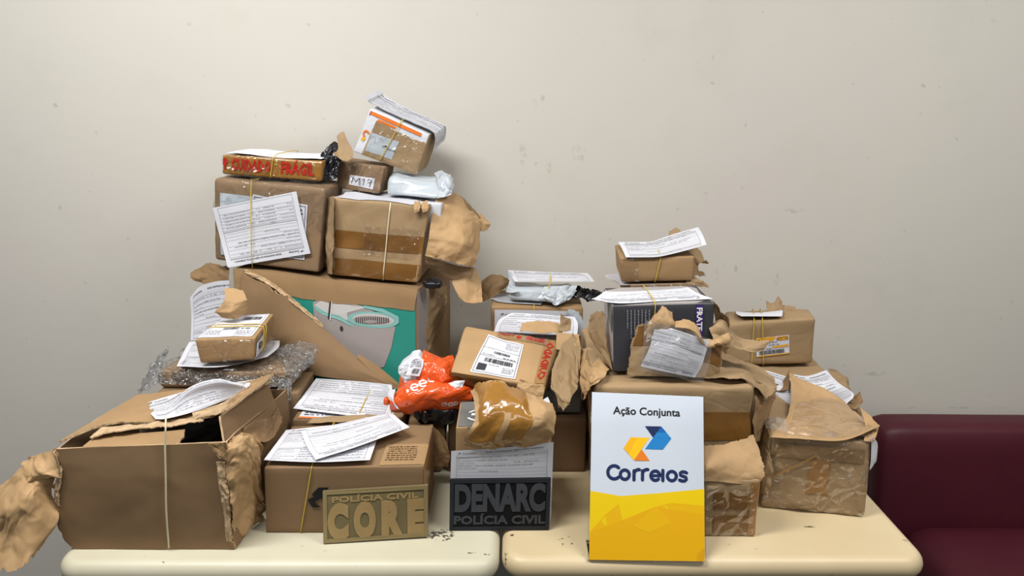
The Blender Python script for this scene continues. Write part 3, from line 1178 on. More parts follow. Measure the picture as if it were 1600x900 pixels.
paper('form sheet banded slantwise on top, upper of the two on the closed carton', np.array(loft(px([
    [(470, 673, .158), (525, 663, .163), (612, 644, .167)],
    [(480, 698, .158), (540, 687, .162), (625, 656, .17)],
    [(493, 718, .156), (560, 697, .163), (640, 667, .168)]], 'Z'), 26, 16)), seed=7, H=120, rot=180)

# ---- 3. tan patch
def patch(label, C, m_base, m_rim, m_let, build):
    bl, br, tr, tl = C
    n = (br - bl).cross(tl - bl).normalized()
    if n.y > 0:
        n = -n
    th = .006
    H = Hex([x + n * 0.0 for x in C], [x - n * th for x in C], r=.0015, dent=0)
    t = thing('patch', (bl + br) / 2, label, 'patch')
    H.build('backing', m_base, t, seg=.03)
    S = Surf(decal(H, 'front', rect(0, 0, 1, 1), 0.0, (4, 4)))
    W, Hh = (br - bl).length * 1000, (tl - bl).length * 1000
    V, F = [], []
    e = .038 * W

    def q(x, y, z):
        return S.at([x / W], [y / Hh], z)[0]
    o = [(0, 0), (W, 0), (W, Hh), (0, Hh)]
    i2 = [(e, e), (W - e, e), (W - e, Hh - e), (e, Hh - e)]
    for z, ring in ((-.001, o), (.0022, o), (.0022, i2), (-.001, i2)):
        V += [q(x, y, z) for x, y in ring]
    for r in range(3):
        for k in range(4):
            F.append((r * 4 + k, r * 4 + (k + 1) % 4, r * 4 + 4 + (k + 1) % 4, r * 4 + 4 + k))
    mesh('rim', V, F, m_rim, t, smooth=False)
    build(Print(S, W, Hh, off=-.0002), t, W, Hh, m_let)
    return t


def core(p, t, W, H, m):
    s = W / 197
    p.text(17 * s, .235 * H, 1, 'POLÍCIA CIVIL', m, .035, w=162 * s, h=.105 * H, ext=.0006, res=2)
    for ch, a, b in (('C', 8, 48), ('O', 57, 99), ('R', 109, 150), ('E', 158, 190)):
        p.text(a * s, .885 * H, 1, ch, m, .078, w=(b - a) * s, h=.57 * H, ext=.0008, res=4)
    p.build('raised_lettering', t, 'light tan raised lettering')


def denarc(p, t, W, H, m):
    s = W / 190
    p.text(9 * s, .60 * H, 1, 'DENARC', m, .05, w=172 * s, h=.48 * H, ext=.0008, res=4)
    p.text(8 * s, .875 * H, 1, 'POLÍCIA CIVIL', m, .035, w=174 * s, h=.155 * H, ext=.0006, res=2)
    p.build('raised_lettering', t, 'dark grey raised lettering')


patch('tan rubber police patch leaning on the closed brown carton', [Z(505, 849.5, .0015), P(669, 838, .075), P(669, 757, .083), P(504, 767, .079)], M['tan_rubber_dark'], M['tan_rubber'], M['tan_letter'], core)
patch('black rubber police patch with dark grey letters, straddling the gap between tables', [P(702, 829, .1005), P(858, 827.5, .102), P(861, 747, .112), P(703, 749, .112)], M['black_rubber'], M['black_rim'], M['grey_rubber'], denarc)

# ---- 4. upright carton behind the black patch
dY = .130
B4 = Hex(fr(drop(P(712, 826, dY)), drop(P(862, 826, dY)), P(862, 664, dY), P(712, 668, dY)), Vector((.0, .125, 0)), r=.003, dent=.001, seed=3)
t4 = parcel('upright carton with a grey lid panel and torn amber-taped wrapping, behind the black patch', B4, M['card_pale'], 'carton', 'carton')
G = decal(B4, 'top', rect(.02, .03, .98, .97), .0012, (6, 6))
sheet('lid_panel', G, M['grey_card'], t4, .0005, label='dark grey lid panel')
G = decal(B4, 'front', ((.12, .0), (.5, .0), (.42, .16), (.22, .12)), .0012, (6, 4))
sheet('lid_tongue', G, M['grey_card'], t4, .0005)
S = Surf(decal(B4, 'top', rect(.05, .1, .55, .95), .002, (6, 6)))
p = Print(S, 100, 100)
p.arc(52, 58, 42, 35, 150, 5, M['white_print'], ry=26)
p.arc(52, 62, 40, 200, 320, 5, M['white_print'], ry=24)
p.scribble(20, 60, 86, 13, M['white_print'], 3)
p.scribble(36, 78, 70, 6, M['white_print'], 5)
p.build('printed_mark', t4)
# torn wrapping in front with amber tape
G = loft(px([[(735, 612, .20), (752, 600, .19), (778, 595, .18), (808, 605, .18), (826, 614, .19), (846, 624, .20), (862, 632, .20)],
             [(742, 640, .14), (760, 630, .135), (785, 628, .13), (815, 630, .128), (830, 640, .125), (850, 636, .13), (867, 650, .135)],
             [(738, 665, .115), (760, 660, .11), (790, 658, .105), (820, 660, .105), (840, 660, .105), (855, 662, .11), (866, 676, .118)],
             [(722, 690, .118), (750, 690, .11), (790, 688, .108), (820, 686, .108), (840, 683, .112), (852, 682, .118), (862, 684, .125)],
             [(727, 699, .124), (760, 703, .122), (790, 701, .122), (815, 699, .123), (835, 697, .123), (848, 695, .124), (860, 692, .126)]]), 40, 30)
G = jag(crumple(G, .004, 16, 31, .004), 'tlb', .7, 8, 1.1)
w4 = sheet('torn_wrapping', G, M['kraft_light'], t4, .0008)
S = Surf(G)
uu, vv = np.meshgrid(np.linspace(.06, .66, 26), np.linspace(.0, .94, 28))
G2 = S.at(uu.ravel(), vv.ravel(), .0012).reshape(28, 26, 3)
sheet('amber_tape', jag(G2, 'tlr', .6, 3), M['tape_amber'], t4, .0004, label='glossy amber tape')
uu, vv = np.meshgrid(np.linspace(.36, .43, 4), np.linspace(.38, .86, 12))
sheet('bare_strip', S.at(uu.ravel(), vv.ravel(), .0018).reshape(12, 4, 3), M['kraft_light'], t4, .0003)
G = loft(px([[(824, 634, .22), (842, 628, .23), (856, 620, .245)], [(848, 640, .21), (852, 640, .22), (862, 634, .235)]]), 10, 6)
sheet('label_slip', G, M['paper'], t4, .0004)
paper('form sheet standing upright behind the black patch, its heading readable', [
    [(705, 705, .1245), (735, 703, .124), (790, 699, .124), (835, 694, .1245), (865, 691, .127)],
    [(704, 745, .1235), (740, 745, .123), (790, 745, .123), (830, 744, .1235), (863, 742, .126)],
    [(702, 820, .1225), (740, 821, .122), (790, 821, .122), (830, 821, .122), (861, 818, .123)]], nu=30, nv=26, seed=8, H=180, W=210, rot=0, m=M['paper_grey'])

# ---- 5. acrylic sign
t = thing('sign', Z(1010, 876, 0), 'white and yellow postal sign in a clear stand at the table front edge', 'sign')
C = [Z(920.5, 874.5, .001), Z(1101, 877, .001), P(1099, 620, .134), P(925, 612.5, .134)]
n = -(C[1] - C[0]).cross(C[3] - C[0]).normalized()
if n.y > 0:
    n = -n
card = Hex([x for x in C], [x - n * .0012 for x in C], r=.0003, dent=0)
sign_white = mat('sign_white', '#C6CED8', 0.35, 0, spec=0.4)
S = Surf(decal(card, 'front', rect(0, 0, 1, 1), 0.0003, (6, 8)))
card.build('card', sign_white, t, seg=.06)
ac = NB('clear_acrylic')
ac.t.nodes.remove(ac.b)
tr_, gl_, mx_ = ac.n('ShaderNodeBsdfTransparent'), ac.n('ShaderNodeBsdfGlossy'), ac.n('ShaderNodeMixShader')
tr_.inputs[0].default_value = (.96, .97, .98, 1)
gl_.inputs['Roughness'].default_value = .04
fr_ = ac.n('ShaderNodeFresnel')
fr_.inputs[0].default_value = 1.35
ac.l(fr_.outputs[0], mx_.inputs[0])
ac.l(tr_.outputs[0], mx_.inputs[1])
ac.l(gl_.outputs[0], mx_.inputs[2])
ac.l(mx_.outputs[0], ac.out.inputs['Surface'])
dx = (C[1] - C[0]).normalized() * .003
dz = (C[3] - C[0]).normalized() * .003
FC = [C[0] - dx - dz * .3, C[1] + dx - dz * .3, C[2] + dx + dz * .3, C[3] - dx + dz * .3]
Hex([x - n * .0018 for x in FC], [x - n * .0045 for x in FC], r=.0008, dent=0).build('clear_back', ac.m, t, seg=.1)
foot = [C[0] - n * .005, C[1] - n * .005]
Hex([Vector((C[0].x, .012, T + .001)), Vector((C[1].x, .012, T + .001)), Vector((C[1].x, .012, T + .004)), Vector((C[0].x, .012, T + .004))], Vector((0, .055, 0)), r=.0008, dent=0).build('clear_foot', ac.m, t, seg=.1)
p = Print(S, 210, 297, off=.0003)
cv = lambda x, y: ((x - 112) * .449, (y - 148 - (x - 112) * .033) * .432)
pol = lambda pts: [cv(*q) for q in pts]
yl = [flat('sign_yellow', '#E2C003', .35), flat('sign_gold', '#DBA506', .35), flat('sign_gold_dark', '#D19708', .35), flat('sign_gold_mid', '#DDAC06', .35)]
navy, blue, blue2 = flat('sign_navy', '#1B2A55', .35), flat('sign_blue', '#1F7DC0', .35), flat('sign_blue_deep', '#1A5FA6', .35)
p.poly([(0, 178), (56, 186), (60, 297), (0, 297)], yl[0])
p.poly([(56, 186), (120, 180), (120, 297), (60, 297)], yl[0])
p.poly([(120, 180), (210, 170), (210, 297), (120, 297)], yl[0])
L = .0002
p.poly([(0, 250), (60, 228), (60, 297), (0, 297)], yl[1], L)
p.poly([(60, 228), (121, 203), (121, 297), (60, 297)], yl[1], L)
p.poly([(121, 203), (210, 216), (210, 297), (121, 297)], yl[1], L)
p.poly([(0, 250), (60, 228), (52, 200), (30, 218)], yl[3], L)
p.poly([(121, 203), (210, 216), (210, 200), (150, 196)], yl[3], L)
p.poly([(80, 238), (121, 203), (150, 230), (110, 250)], yl[3], L * 2)
p.poly([(195, 297), (197, 285), (210, 272), (210, 297)], yl[2], L * 2)
p.text(40, 38.5, 1, 'Ação Conjunta', M['black_ink'], .018, w=126, h=13.5, res=4)
p.poly(pol([(335, 292), (403, 293), (369, 341)]), navy)
p.poly(pol([(403, 293), (445, 344), (390, 341), (369, 341)]), blue)
p.poly(pol([(369, 341), (445, 344), (410, 391), (336, 389)]), blue)
p.poly(pol([(403, 293), (424, 318), (385, 318)]), blue2, L)
p.poly(pol([(276, 339), (354, 341), (290, 436), (247, 385)]), flat('sign_sun', '#F2BE12', .35))
p.poly(pol([(276, 339), (300, 340), (268, 410), (247, 385)]), flat('sign_sun_deep', '#EFB00E', .35), L)
p.poly(pol([(322, 390), (355, 438), (290, 437)]), flat('sign_orange', '#E07A1E', .35), L)
wt = 6.0
k = lambda x, y: cv(x, y)
def ring(cx, cy, r, a0, a1, closed=False):
    X, Y = k(cx, cy)
    p.arc(X, Y, r * .449, a0, a1, wt, navy, n=28)
ring(209, 485, 26, 45, 315)
ring(253, 495, 18.5, 0, 360)
for x in (291, 326):
    p.stroke([k(x, 479), k(x, 517)], wt, navy)
    X, Y = k(x + 19, 494)
    p.arc(X, Y, 19 * .449, 80, 180, wt, navy, n=12)
X, Y = k(379, 500)
p.arc(X, Y, 18.5 * .449, 0, 315, wt, navy, n=28)
p.stroke([k(362, 500), k(397, 500)], wt * .85, navy)
p.stroke([k(410, 478), k(410, 521)], wt, navy)
ring(447, 502, 18.5, 0, 360)
sx, sy = k(494, 504)
p.stroke([(sx + 6.2, sy - 6.5), (sx + 2.5, sy - 8.2), (sx - 2.5, sy - 8.2), (sx - 5.6, sy - 5.8), (sx - 5.2, sy - 2.2), (sx, sy - .2), (sx + 5.2, sy + 1.6), (sx + 6, sy + 5.2), (sx + 3, sy + 8), (sx - 2.5, sy + 8.2), (sx - 6.8, sy + 6.6)], wt, navy)
p.build('printed_face', t)

# ---- 6. small kraft parcel behind the sign
fY = .080
B6 = Hex(fr(drop(P(1050, 838, fY), .001), drop(P(1180, 838, fY), .001), P(1187, 750, fY + .002), P(1050, 748, fY + .002)), Vector((0, .066, 0)), r=.004, dent=.002, wr=.0012, seed=6)
t6 = parcel('small kraft parcel with brown tape squares and a ragged open top, behind the sign', B6, M['kraft'])
strip(B6, 'front', rect(.48, .22, .90, .52), M['tape'], t6)
strip(B6, 'front', rect(.49, .62, .90, .92), M['tape'], t6)
strip(B6, 'front', rect(.90, .04, 1.0, .98), M['tape_kraft'], t6)
strip(B6, 'front', rect(.40, .1, .97, .99), M['clear_tape'], t6, off=.002)
G = loft(px([[(1010, 700, .118), (1060, 698, .12), (1105, 696, .125), (1140, 690, .128), (1176, 680, .13)],
             [(1010, 715, .098), (1060, 716, .10), (1105, 720, .09), (1140, 712, .10), (1192, 720, .10)],
             [(1010, 735, .082), (1060, 734, .084), (1105, 733, .08), (1145, 738, .082), (1195, 742, .085)],
             [(1010, 752, .078), (1060, 752, .077), (1105, 752, .077), (1150, 756, .078), (1186, 757, .081)]]), 34, 18)
sheet('torn_wrapping', jag(crumple(G, .003, 12, 61, .003), 'tr', .7, 5), M['kraft_light'], t6, .0008)

# ---- 7. big kraft-wrapped box behind the sign
gY = .160
B7 = Hex(fr(drop(P(930, 800, gY), .005), drop(P(1176, 800, gY), .005), P(1178, 605, gY), P(928, 603, gY)), Vector((.01, .40, -.004)), r=.010, dent=.004, wr=.0025, f=8, g=12, seed=7)
t7 = parcel('big kraft-wrapped box standing behind the sign, a grey printed box on top', B7, M['kraft'])
strip(B7, 'front', rect(.0, .20, 1.0, .42), M['tape'], t7, n=(24, 6))
strip(B7, 'left', rect(.35, .0, .75, 1.0), M['tape_kraft'], t7, n=(12, 12))
G = loft(px([[(905, 545, .42), (920, 543, .40), (938, 552, .36), (945, 565, .30)],
             [(904, 575, .36), (918, 572, .30), (938, 570, .25), (950, 578, .23)],
             [(909, 605, .27), (918, 600, .20), (926, 592, .165), (945, 585, .18)],
             [(913, 625, .23), (919, 615, .18), (925, 604, .155), (935, 598, .156)]]), 22, 22)
sheet('torn_wrapping', jag(crumple(G, .004, 16, 71), 'tr', .8, 2), M['kraft_light'], t7, .0008)
G = loft(px([[(1110, 545, .32), (1150, 560, .33), (1180, 570, .34), (1205, 590, .33)],
             [(1100, 565, .25), (1145, 572, .26), (1180, 585, .27), (1213, 605, .27)],
             [(1090, 588, .19), (1140, 592, .18), (1178, 600, .18), (1196, 625, .20)]]), 24, 16)
sheet('torn_wrapping', jag(crumple(G, .005, 15, 72), 'tr', .8, 3), M['kraft'], t7, .0008)
G = loft(px([[(1180, 595, .22), (1195, 600, .26), (1215, 600, .30)], [(1178, 640, .17), (1190, 635, .22), (1212, 625, .27)], [(1178, 690, .165), (1183, 690, .20), (1188, 680, .24)]]), 12, 18)
sheet('torn_wrapping', jag(crumple(G, .004, 18, 73), 'r', .9, 4), M['kraft_dark'], t7, .0008)

# ---- 8. grey printed box
z7 = .281
b8f = B7.on(958, 581, .007)
hY = float(b8f.y)
B8 = Hex(fr(b8f, drop(P(1113, 579, hY), b8f.z - T - .001), P(1116, 474, hY + .004), P(957, 478, hY + .004)), Vector((0, .14, .002)), r=.003, dent=.001, seed=8)
t8 = parcel('dark grey printed retail box with a purple stripe, on the big kraft box', B8, M['charcoal'], 'retail_box', 'box')
S8 = decal(B8, 'left', rect(0, 0, 1, 1), .001, (6, 6))
sheet('end_panel', S8, M['silver_card'], t8, .0004, label='pale grey end panel')
sheet('end_flap', decal(B8, 'left', ((.5, 0), (1, 0), (.96, .42), (.60, .30)), .0022, (6, 6)), M['grey_card'], t8, .0005)
sheet('top_panel', decal(B8, 'top', rect(0, 0, 1, 1), .001, (6, 6)), M['silver_card'], t8, .0004, label='pale grey top panel')
S = Surf(decal(B8, 'front', rect(0, 0, 1, 1), .0008, (8, 6)))
p = Print(S, 210, 150)
p.rect(172, 2, 188, 150, M['purple'])
p.build('purple_stripe', t8)
p = Print(S, 210, 150)
# white word down the purple stripe
V, F = text2d('FRATE', .03)
V = V.copy()
xy = np.stack((180 - 5.5 + V[:, 1] * 16, 8 + (V[:, 0] - V[:, 0].min()) * 18.0), 1)
p.add(xy, F, M['white_print'], .0006)
rnd = random.Random(3)
for k_ in range(7):
    yy = 10.0
    ln_ = rnd.uniform(40, 75)
    while yy < ln_:
        d = rnd.uniform(1.5, 6)
        p.rect(30 + k_ * 7.5, yy, 32 + k_ * 7.5, yy + d, M['ink_grey'])
        yy += d + 1.4
p.build('printed_lettering', t8)
band(B8, .42, .36, M['band_rubber'], t8, off=.004, top_off=.006)
# torn kraft left on its front, with a document pouch
G = loft(px([[(997, 508, hY - .012), (1012, 505, hY - .012), (1025, 498, hY - .012), (1045, 505, hY - .012), (1070, 508, hY - .014), (1088, 518, hY - .014), (1098, 534, hY - .012), (1112, 530, hY - .010), (1133, 530, hY + .0)],
             [(986, 540, hY - .014), (1010, 540, hY - .02), (1030, 540, hY - .022), (1050, 540, hY - .022), (1070, 540, hY - .022), (1090, 545, hY - .022), (1112, 548, hY - .018), (1128, 560, hY - .004)],
             [(980, 585, hY - .016), (1000, 587, hY - .03), (1030, 588, hY - .035), (1050, 588, hY - .035), (1070, 589, hY - .035), (1090, 590, hY - .035), (1106, 588, hY - .026), (1122, 588, hY - .008)]]), 40, 24)
G = jag(crumple(G, .003, 16, 81, .002), 'tlr', .8, 6, 1.1)
S = Surf(G)
sheet('torn_wrapping', G, M['kraft'], t8, .0008)
uu, vv = np.meshgrid(np.linspace(.02, .22, 10), np.linspace(.05, .5, 10))
sheet('tape_strip', S.at(uu.ravel(), vv.ravel(), .001).reshape(10, 10, 3), M['tape'], t8, .0003)
uu, vv = np.meshgrid(np.linspace(.72, .97, 10), np.linspace(.2, .75, 10))
sheet('tape_strip', S.at(uu.ravel(), vv.ravel(), .001).reshape(10, 10, 3), M['tape'], t8, .0003)
G = loft(px([[(1022, 500, hY - .018), (1030, 485, hY - .016), (1036, 478, hY - .014), (1050, 488, hY - .02)], [(1012, 510, hY - .022), (1030, 500, hY - .03), (1048, 502, hY - .03), (1056, 508, hY - .026)], [(1010, 530, hY - .02), (1030, 522, hY - .024), (1050, 518, hY - .024), (1060, 522, hY - .022)]]), 16, 14)
sheet('torn_wrapping', jag(crumple(G, .004, 24, 82), 'tr', .8, 6), M['kraft_light'], t8, .0008)
G = loft(px([[(1050, 500, hY - .016), (1075, 498, hY - .018), (1088, 508, hY - .02), (1098, 534, hY - .02), (1114, 530, hY - .02), (1138, 520, hY - .01)],
             [(1055, 510, hY - .036), (1078, 515, hY - .042), (1092, 522, hY - .042), (1100, 540, hY - .04), (1115, 540, hY - .036), (1140, 538, hY - .02)],
             [(1048, 515, hY - .024), (1072, 524, hY - .026), (1090, 530, hY - .026), (1112, 534, hY - .024), (1134, 545, hY - .012)]]), 28, 14)
sheet('torn_wrapping', jag(crumple(G, .005, 20, 83), 'tbr', .8, 9), M['kraft_light'], t8, .0008)
# pouch
q = hY - .046
G = loft(px([[(1025, 506, q + .02), (1065, 518, q + .008), (1108, 533, q + .01)], [(1014, 545, q + .004), (1055, 556, q - .004), (1098, 568, q)], [(1001, 572, q - .002), (1045, 582, q - .006), (1086, 590, q - .004)]]), 20, 16)
pp = sheet('packing_slip', crumple(G, .0012, 12, 84, .002), M['paper'], t8, .0004)
form(Surf(G), pp, 180, (0, 0, 1, 1), 190, 130, 9, True, .0016)
G = loft(px([[(1008, 500, q + .016), (1065, 512, q + .002), (1112, 532, q + .004)], [(1004, 545, q), (1055, 552, q - .008), (1110, 562, q - .004)], [(997, 578, q - .006), (1045, 588, q - .010), (1098, 598, q - .008)]]), 24, 20)
sheet('clear_pouch', crumple(G, .002, 16, 85, .002), M['pouch'], t8, .0002)
# dark torn wrap behind the right end, and a kraft tongue curling right
G = loft(px([[(1100, 462, hY + .17), (1112, 470, hY + .12), (1125, 482, hY + .06), (1137, 498, hY + .02)], [(1112, 475, hY + .18), (1120, 482, hY + .12), (1128, 500, hY + .06), (1137, 520, hY + .02)], [(1118, 500, hY + .16), (1120, 510, hY + .1), (1124, 520, hY + .05), (1130, 528, hY + .02)]]), 18, 12)
sheet('torn_wrapping', jag(crumple(G, .003, 18, 86), 'tr', .8, 2), M['kraft_dark'], t8, .0008)
G = loft(px([[(1106, 510, hY + .012), (1124, 500, hY + .02), (1138, 510, hY + .03), (1152, 526, hY + .04), (1178, 532, hY + .05), (1202, 531, hY + .06)],
             [(1110, 518, hY - .004), (1128, 512, hY + .0), (1140, 528, hY + .01), (1158, 540, hY + .02), (1180, 542, hY + .03), (1200, 538, hY + .05)],
             [(1116, 530, hY - .012), (1130, 530, hY - .008), (1142, 544, hY - .0), (1160, 548, hY + .01), (1180, 550, hY + .02), (1192, 546, hY + .04)]]), 34, 14)
sheet('torn_wrapping', jag(crumple(G, .003, 16, 87), 'r', .8, 2), M['kraft'], t8, .0008)
G = loft(px([[(922, 492, hY + .10), (938, 485, hY + .08), (946, 490, hY + .06)], [(920, 520, hY + .10), (932, 530, hY + .07), (946, 530, hY + .03)], [(930, 545, hY + .09), (940, 560, hY + .05), (957, 578, hY - .004)]]), 14, 18)
sheet('torn_wrapping', jag(crumple(G, .003, 16, 88), 'tl', .8, 2), M['kraft'], t8, .0008)
paper('form sheet draped over the grey printed box, banded down its middle', np.array(loft([
    [B8.on(945, 455, .006), B8.on(985, 455, .005), B8.on(1040, 452, .005), B8.on(1075, 449, .012)],
    [B8.on(932, 464, .004), B8.on(980, 463, .004), B8.on(1040, 460, .004), B8.on(1090, 458, .008)],
    [P(924, 467, hY + .06), B8.on(968, 474, .003), B8.on(1040, 470, .003), B8.on(1114, 467, .004)]], 30, 16)), seed=10, H=90, rot=180)

# ---- 9. brown box behind, and the small parcel on it
z9 = .388
q9 = Z(992, 452, z9 - .022)
jY = .50
B9 = Hex(fr(drop(P(985, 500, jY), .284), drop(P(1090, 500, jY), .284), P(1092, 443, jY), P(985, 445, jY)), Vector((.005, .20, 0)), r=.004, dent=.002, wr=.001, seed=9)
t9 = parcel('taped brown box mostly hidden behind the grey printed box, small parcel on top', B9, M['card_grey'])
strip(B9, 'front', rect(0, 0, 1, .5), M['clear_tape'], t9, off=.0015)
G = loft(px([[(1040, 439, jY + .06), (1070, 436, jY + .09), (1100, 440, jY + .10)], [(1050, 445, jY + .02), (1075, 446, jY + .03), (1107, 448, jY + .06)]]), 16, 8)
sheet('torn_wrapping', jag(crumple(G, .004, 22, 91), 'tbr', .8, 4), M['kraft'], t9, .0008)
z9t = float(B9.c[:, :, 1, 2].mean()) - T
paper('folded white sheet under the small banded parcel, its left corner turned up', [
    [(946, 429, .60), (960, 428, .64), (1000, 430, .65), (1070, 430, .65)], [(948, 434, .55), (975, 440, .56), (1000, 441, .56), (1070, 440, .56)], [(966, 440, .515), (972, 445, .505), (1000, 444.5, .502), (1070, 443, .505)]], seed=3, pr=False)
s9 = Z(987, 441, z9t + .004)
kY = float(s9.y)
B10 = Hex(fr(Z(971, 441, z9t + .004), P(1082, 439, kY), P(1085, 401, kY), P(968, 403, kY)), Vector((.008, .15, .004)), r=.004, dent=.0018, wr=.0012, seed=10)
t10 = parcel('small brown parcel with a banded form on top, topmost of the right-hand pile', B10, M['card_pale'])
strip(B10, 'front', rect(0, .0, .25, 1), M['clear_tape'], t10, off=.0015)
band(B10, .55, .47, M['band_rubber'], t10, off=.003, top_off=.007)
for i, (rows, sd, mm) in enumerate((
    ([[(1075, 388, kY + .12), (1085, 385, kY + .12), (1092, 392, kY + .12)], [(1070, 402, kY + .06), (1090, 405, kY + .07), (1106, 411, kY + .07)], [(1068, 412, kY + .03), (1085, 411, kY + .03), (1104, 408, kY + .05)]], 1, 'kraft'),
    ([[(1086, 418, kY + .07), (1094, 422, kY + .06), (1101, 425, kY + .07)], [(1082, 428, kY + .03), (1092, 430, kY + .03), (1103, 431, kY + .05)]], 2, 'kraft_dark'),
    ([[(1078, 430, kY + .02), (1090, 436, kY + .015), (1098, 438, kY + .03)], [(1070, 444, kY - .0), (1088, 446, kY + .0), (1108, 449, kY + .02)]], 3, 'kraft'),
    ([[(1080, 398, kY + .02), (1088, 402, kY + .03), (1090, 410, kY + .04)], [(1079, 438, kY + .004), (1086, 430, kY + .01), (1089, 428, kY + .03)]], 4, 'kraft_dark'),
    ([[(1045, 359, kY + .22), (1052, 356, kY + .22), (1062, 357, kY + .22)], [(1044, 370, kY + .14), (1054, 368, kY + .15), (1064, 368, kY + .15)]], 5, 'kraft'))):
    sheet('torn_wrapping', jag(crumple(loft(px(rows), 14, 10), .004, 22, 90 + i), 'tr', .8, sd), M[mm], t10, .0008)
paper('form sheet banded on the topmost parcel of the right-hand pile, kinked upward at right', [
    [(966, 378, kY + .135), (1000, 378, kY + .135), (1020, 377, kY + .135), (1050, 367, kY + .13), (1091, 355, kY + .13)],
    [(972, 389, kY + .063), (1005, 389, kY + .063), (1028, 388, kY + .063), (1060, 379, kY + .06), (1098, 367, kY + .06)],
    [(978, 402, kY - .006), (1005, 402, kY - .006), (1030, 401, kY - .006), (1065, 393, kY - .004), (1104, 382, kY + .0)]], nu=30, seed=11, H=110, rot=0)

# ---- 11. box with the wide label, far right, and what carries it
z11 = .20
J = Hex(fr(drop(P(1172, 700, .42), .001), drop(P(1322, 700, .42), .001), P(1322, 606, .42), P(1172, 603, .42)), Vector((.0, .33, .012)), r=.008, dent=.003, wr=.0018, f=8, g=14, seed=11)
t11 = parcel('kraft-wrapped box behind the right front parcel, carrying the parcel with the yellow label', J, M['kraft'])
zJ = float(J.c[:, :, 1, 2].mean()) - T
G = loft(px([[(1295, 578, .62), (1310, 580, .60), (1322, 590, .58)], [(1300, 590, .52), (1322, 600, .48), (1330, 608, .48)], [(1310, 610, .44), (1332, 622, .42), (1342, 640, .42)], [(1330, 640, .41), (1340, 648, .405), (1348, 655, .405)]]), 16, 18)
sheet('torn_wrapping', jag(crumple(G, .004, 18, 111), 'r', .9, 3), M['kraft'], t11, .0008)
G = loft(px([[(1318, 610, .43), (1330, 618, .42), (1345, 612, .42)], [(1322, 630, .41), (1336, 640, .40), (1348, 628, .41)]]), 12, 10)
sheet('torn_wrapping', jag(crumple(G, .003, 24, 112), 'tr', .9, 3), M['kraft_dark'], t11, .0008)
kf, kg = J.on(1136, 572, .006), J.on(1270, 569, .006)
KY = float(kf.y)
kb = lambda x, y, Y: P(x, y, Y)
K = Hex(fr(kf, kg, P(1275, 497, KY + .002), P(1130, 507, KY + .002)), [kf + Vector((.01, .13, .002)), kg + Vector((.0, .13, .002)), P(1265, 482, KY + .13), P(1133, 486, KY + .13)], r=.008, dent=.003, wr=.0012, f=9, g=14, seed=12)
t12 = parcel('kraft parcel with a yellow and white barcode label, rightmost on the upper tier', K, M['kraft'])
lab = strip(K, 'front', ((.345, .36), (.715, .33), (.722, .74), (.345, .80)), M['paper'], t12, 'shipping_label', off=.0015)
p = Print(Surf(decal(K, 'front', ((.345, .36), (.715, .33), (.722, .74), (.345, .80)), .0019)), 100, 62)
p.poly([(0, 0), (60, 0), (50, 14), (0, 14)], M['yellow_print'])
p.rect(62, 2, 97, 14, M['yellow_print'])
p.rect(63, 4, 96, 13, M['pic_dark'])
p.text(66, 12, 1, 'SEDEX', M['yellow_print'], .03, w=28, h=6.5, lift=.0003)
arrows(p, 3, 5, .8, M['pic_dark'])
p.text(14, 11, 7, 'Correios', M['pic_dark'], .01, lift=.0003)
p.poly([(48, 32), (97, 30), (97, 37), (52, 38)], M['yellow_print'])
p.rect(0, 59, 100, 62, M['yellow_print'])
p.scribble(30, 20, 62, 3, M['ink'], 2)
p.scribble(38, 28, 70, 2.5, M['ink'], 5)
p.scribble(30, 40, 50, 3, M['ink'], 3)
p.barcode(8, 43, 84, 57, M['black_ink'], 4)
p.build('printed_label', t12)
for uo in (.33, .42):
    band(K, uo, uo - (.05 if uo < .4 else 0), M['band_rubber'], t12, off=.0035, top_off=.006)
paper('white sheet folded and banded on the parcel with the yellow label', [
    [(1150, 486, KY + .10), (1185, 488, KY + .105), (1223, 485, KY + .11)], [(1151, 490, KY + .05), (1185, 490, KY + .06), (1223, 487, KY + .06)], [(1158, 494, KY + .012), (1188, 494, KY + .012), (1222, 494, KY + .012)]], pr=False, seed=2, wob=.002)
for rows, sd in (
    ([[(1197, 470, KY + .12), (1208, 474, KY + .12), (1216, 463, KY + .12), (1222, 472, KY + .12)], [(1199, 488, KY + .11), (1210, 487, KY + .11), (1222, 486, KY + .11)]], 1),
    ([[(1220, 476, KY + .125), (1232, 478, KY + .125), (1243, 478, KY + .125)], [(1218, 486, KY + .115), (1232, 484, KY + .115), (1244, 485, KY + .115)]], 2)):
    sheet('torn_wrapping', jag(crumple(loft(px(rows), 18, 10), .002, 30, 120 + sd), 'tr', .9, sd), M['kraft'], t12, .0008)
paper('form sheet lying on the rear kraft box, half under a torn brown flap', [
    [J.on(1172, 574, .006), J.on(1200, 580, .008), J.on(1240, 592, .006)], [J.on(1182, 592, .006), J.on(1205, 602, .008), J.on(1242, 612, .006)], [P(1195, 606, .405), P(1218, 625, .37), P(1240, 640, .335)]], mode=None, seed=12, H=150)
paper('form sheet draped over the right front parcel, its lower right corner hanging', [
    [J.on(1236, 584, .007), J.on(1262, 587, .007), J.on(1291, 578, .007)], [J.on(1250, 602, .007), J.on(1280, 606, .010), J.on(1310, 598, .010)], [P(1272, 624, .405), P(1305, 628, .40), P(1334, 616, .41)], [P(1285, 634, .395), P(1312, 638, .385), P(1322, 632, .39)]], mode=None, seed=13, H=150)

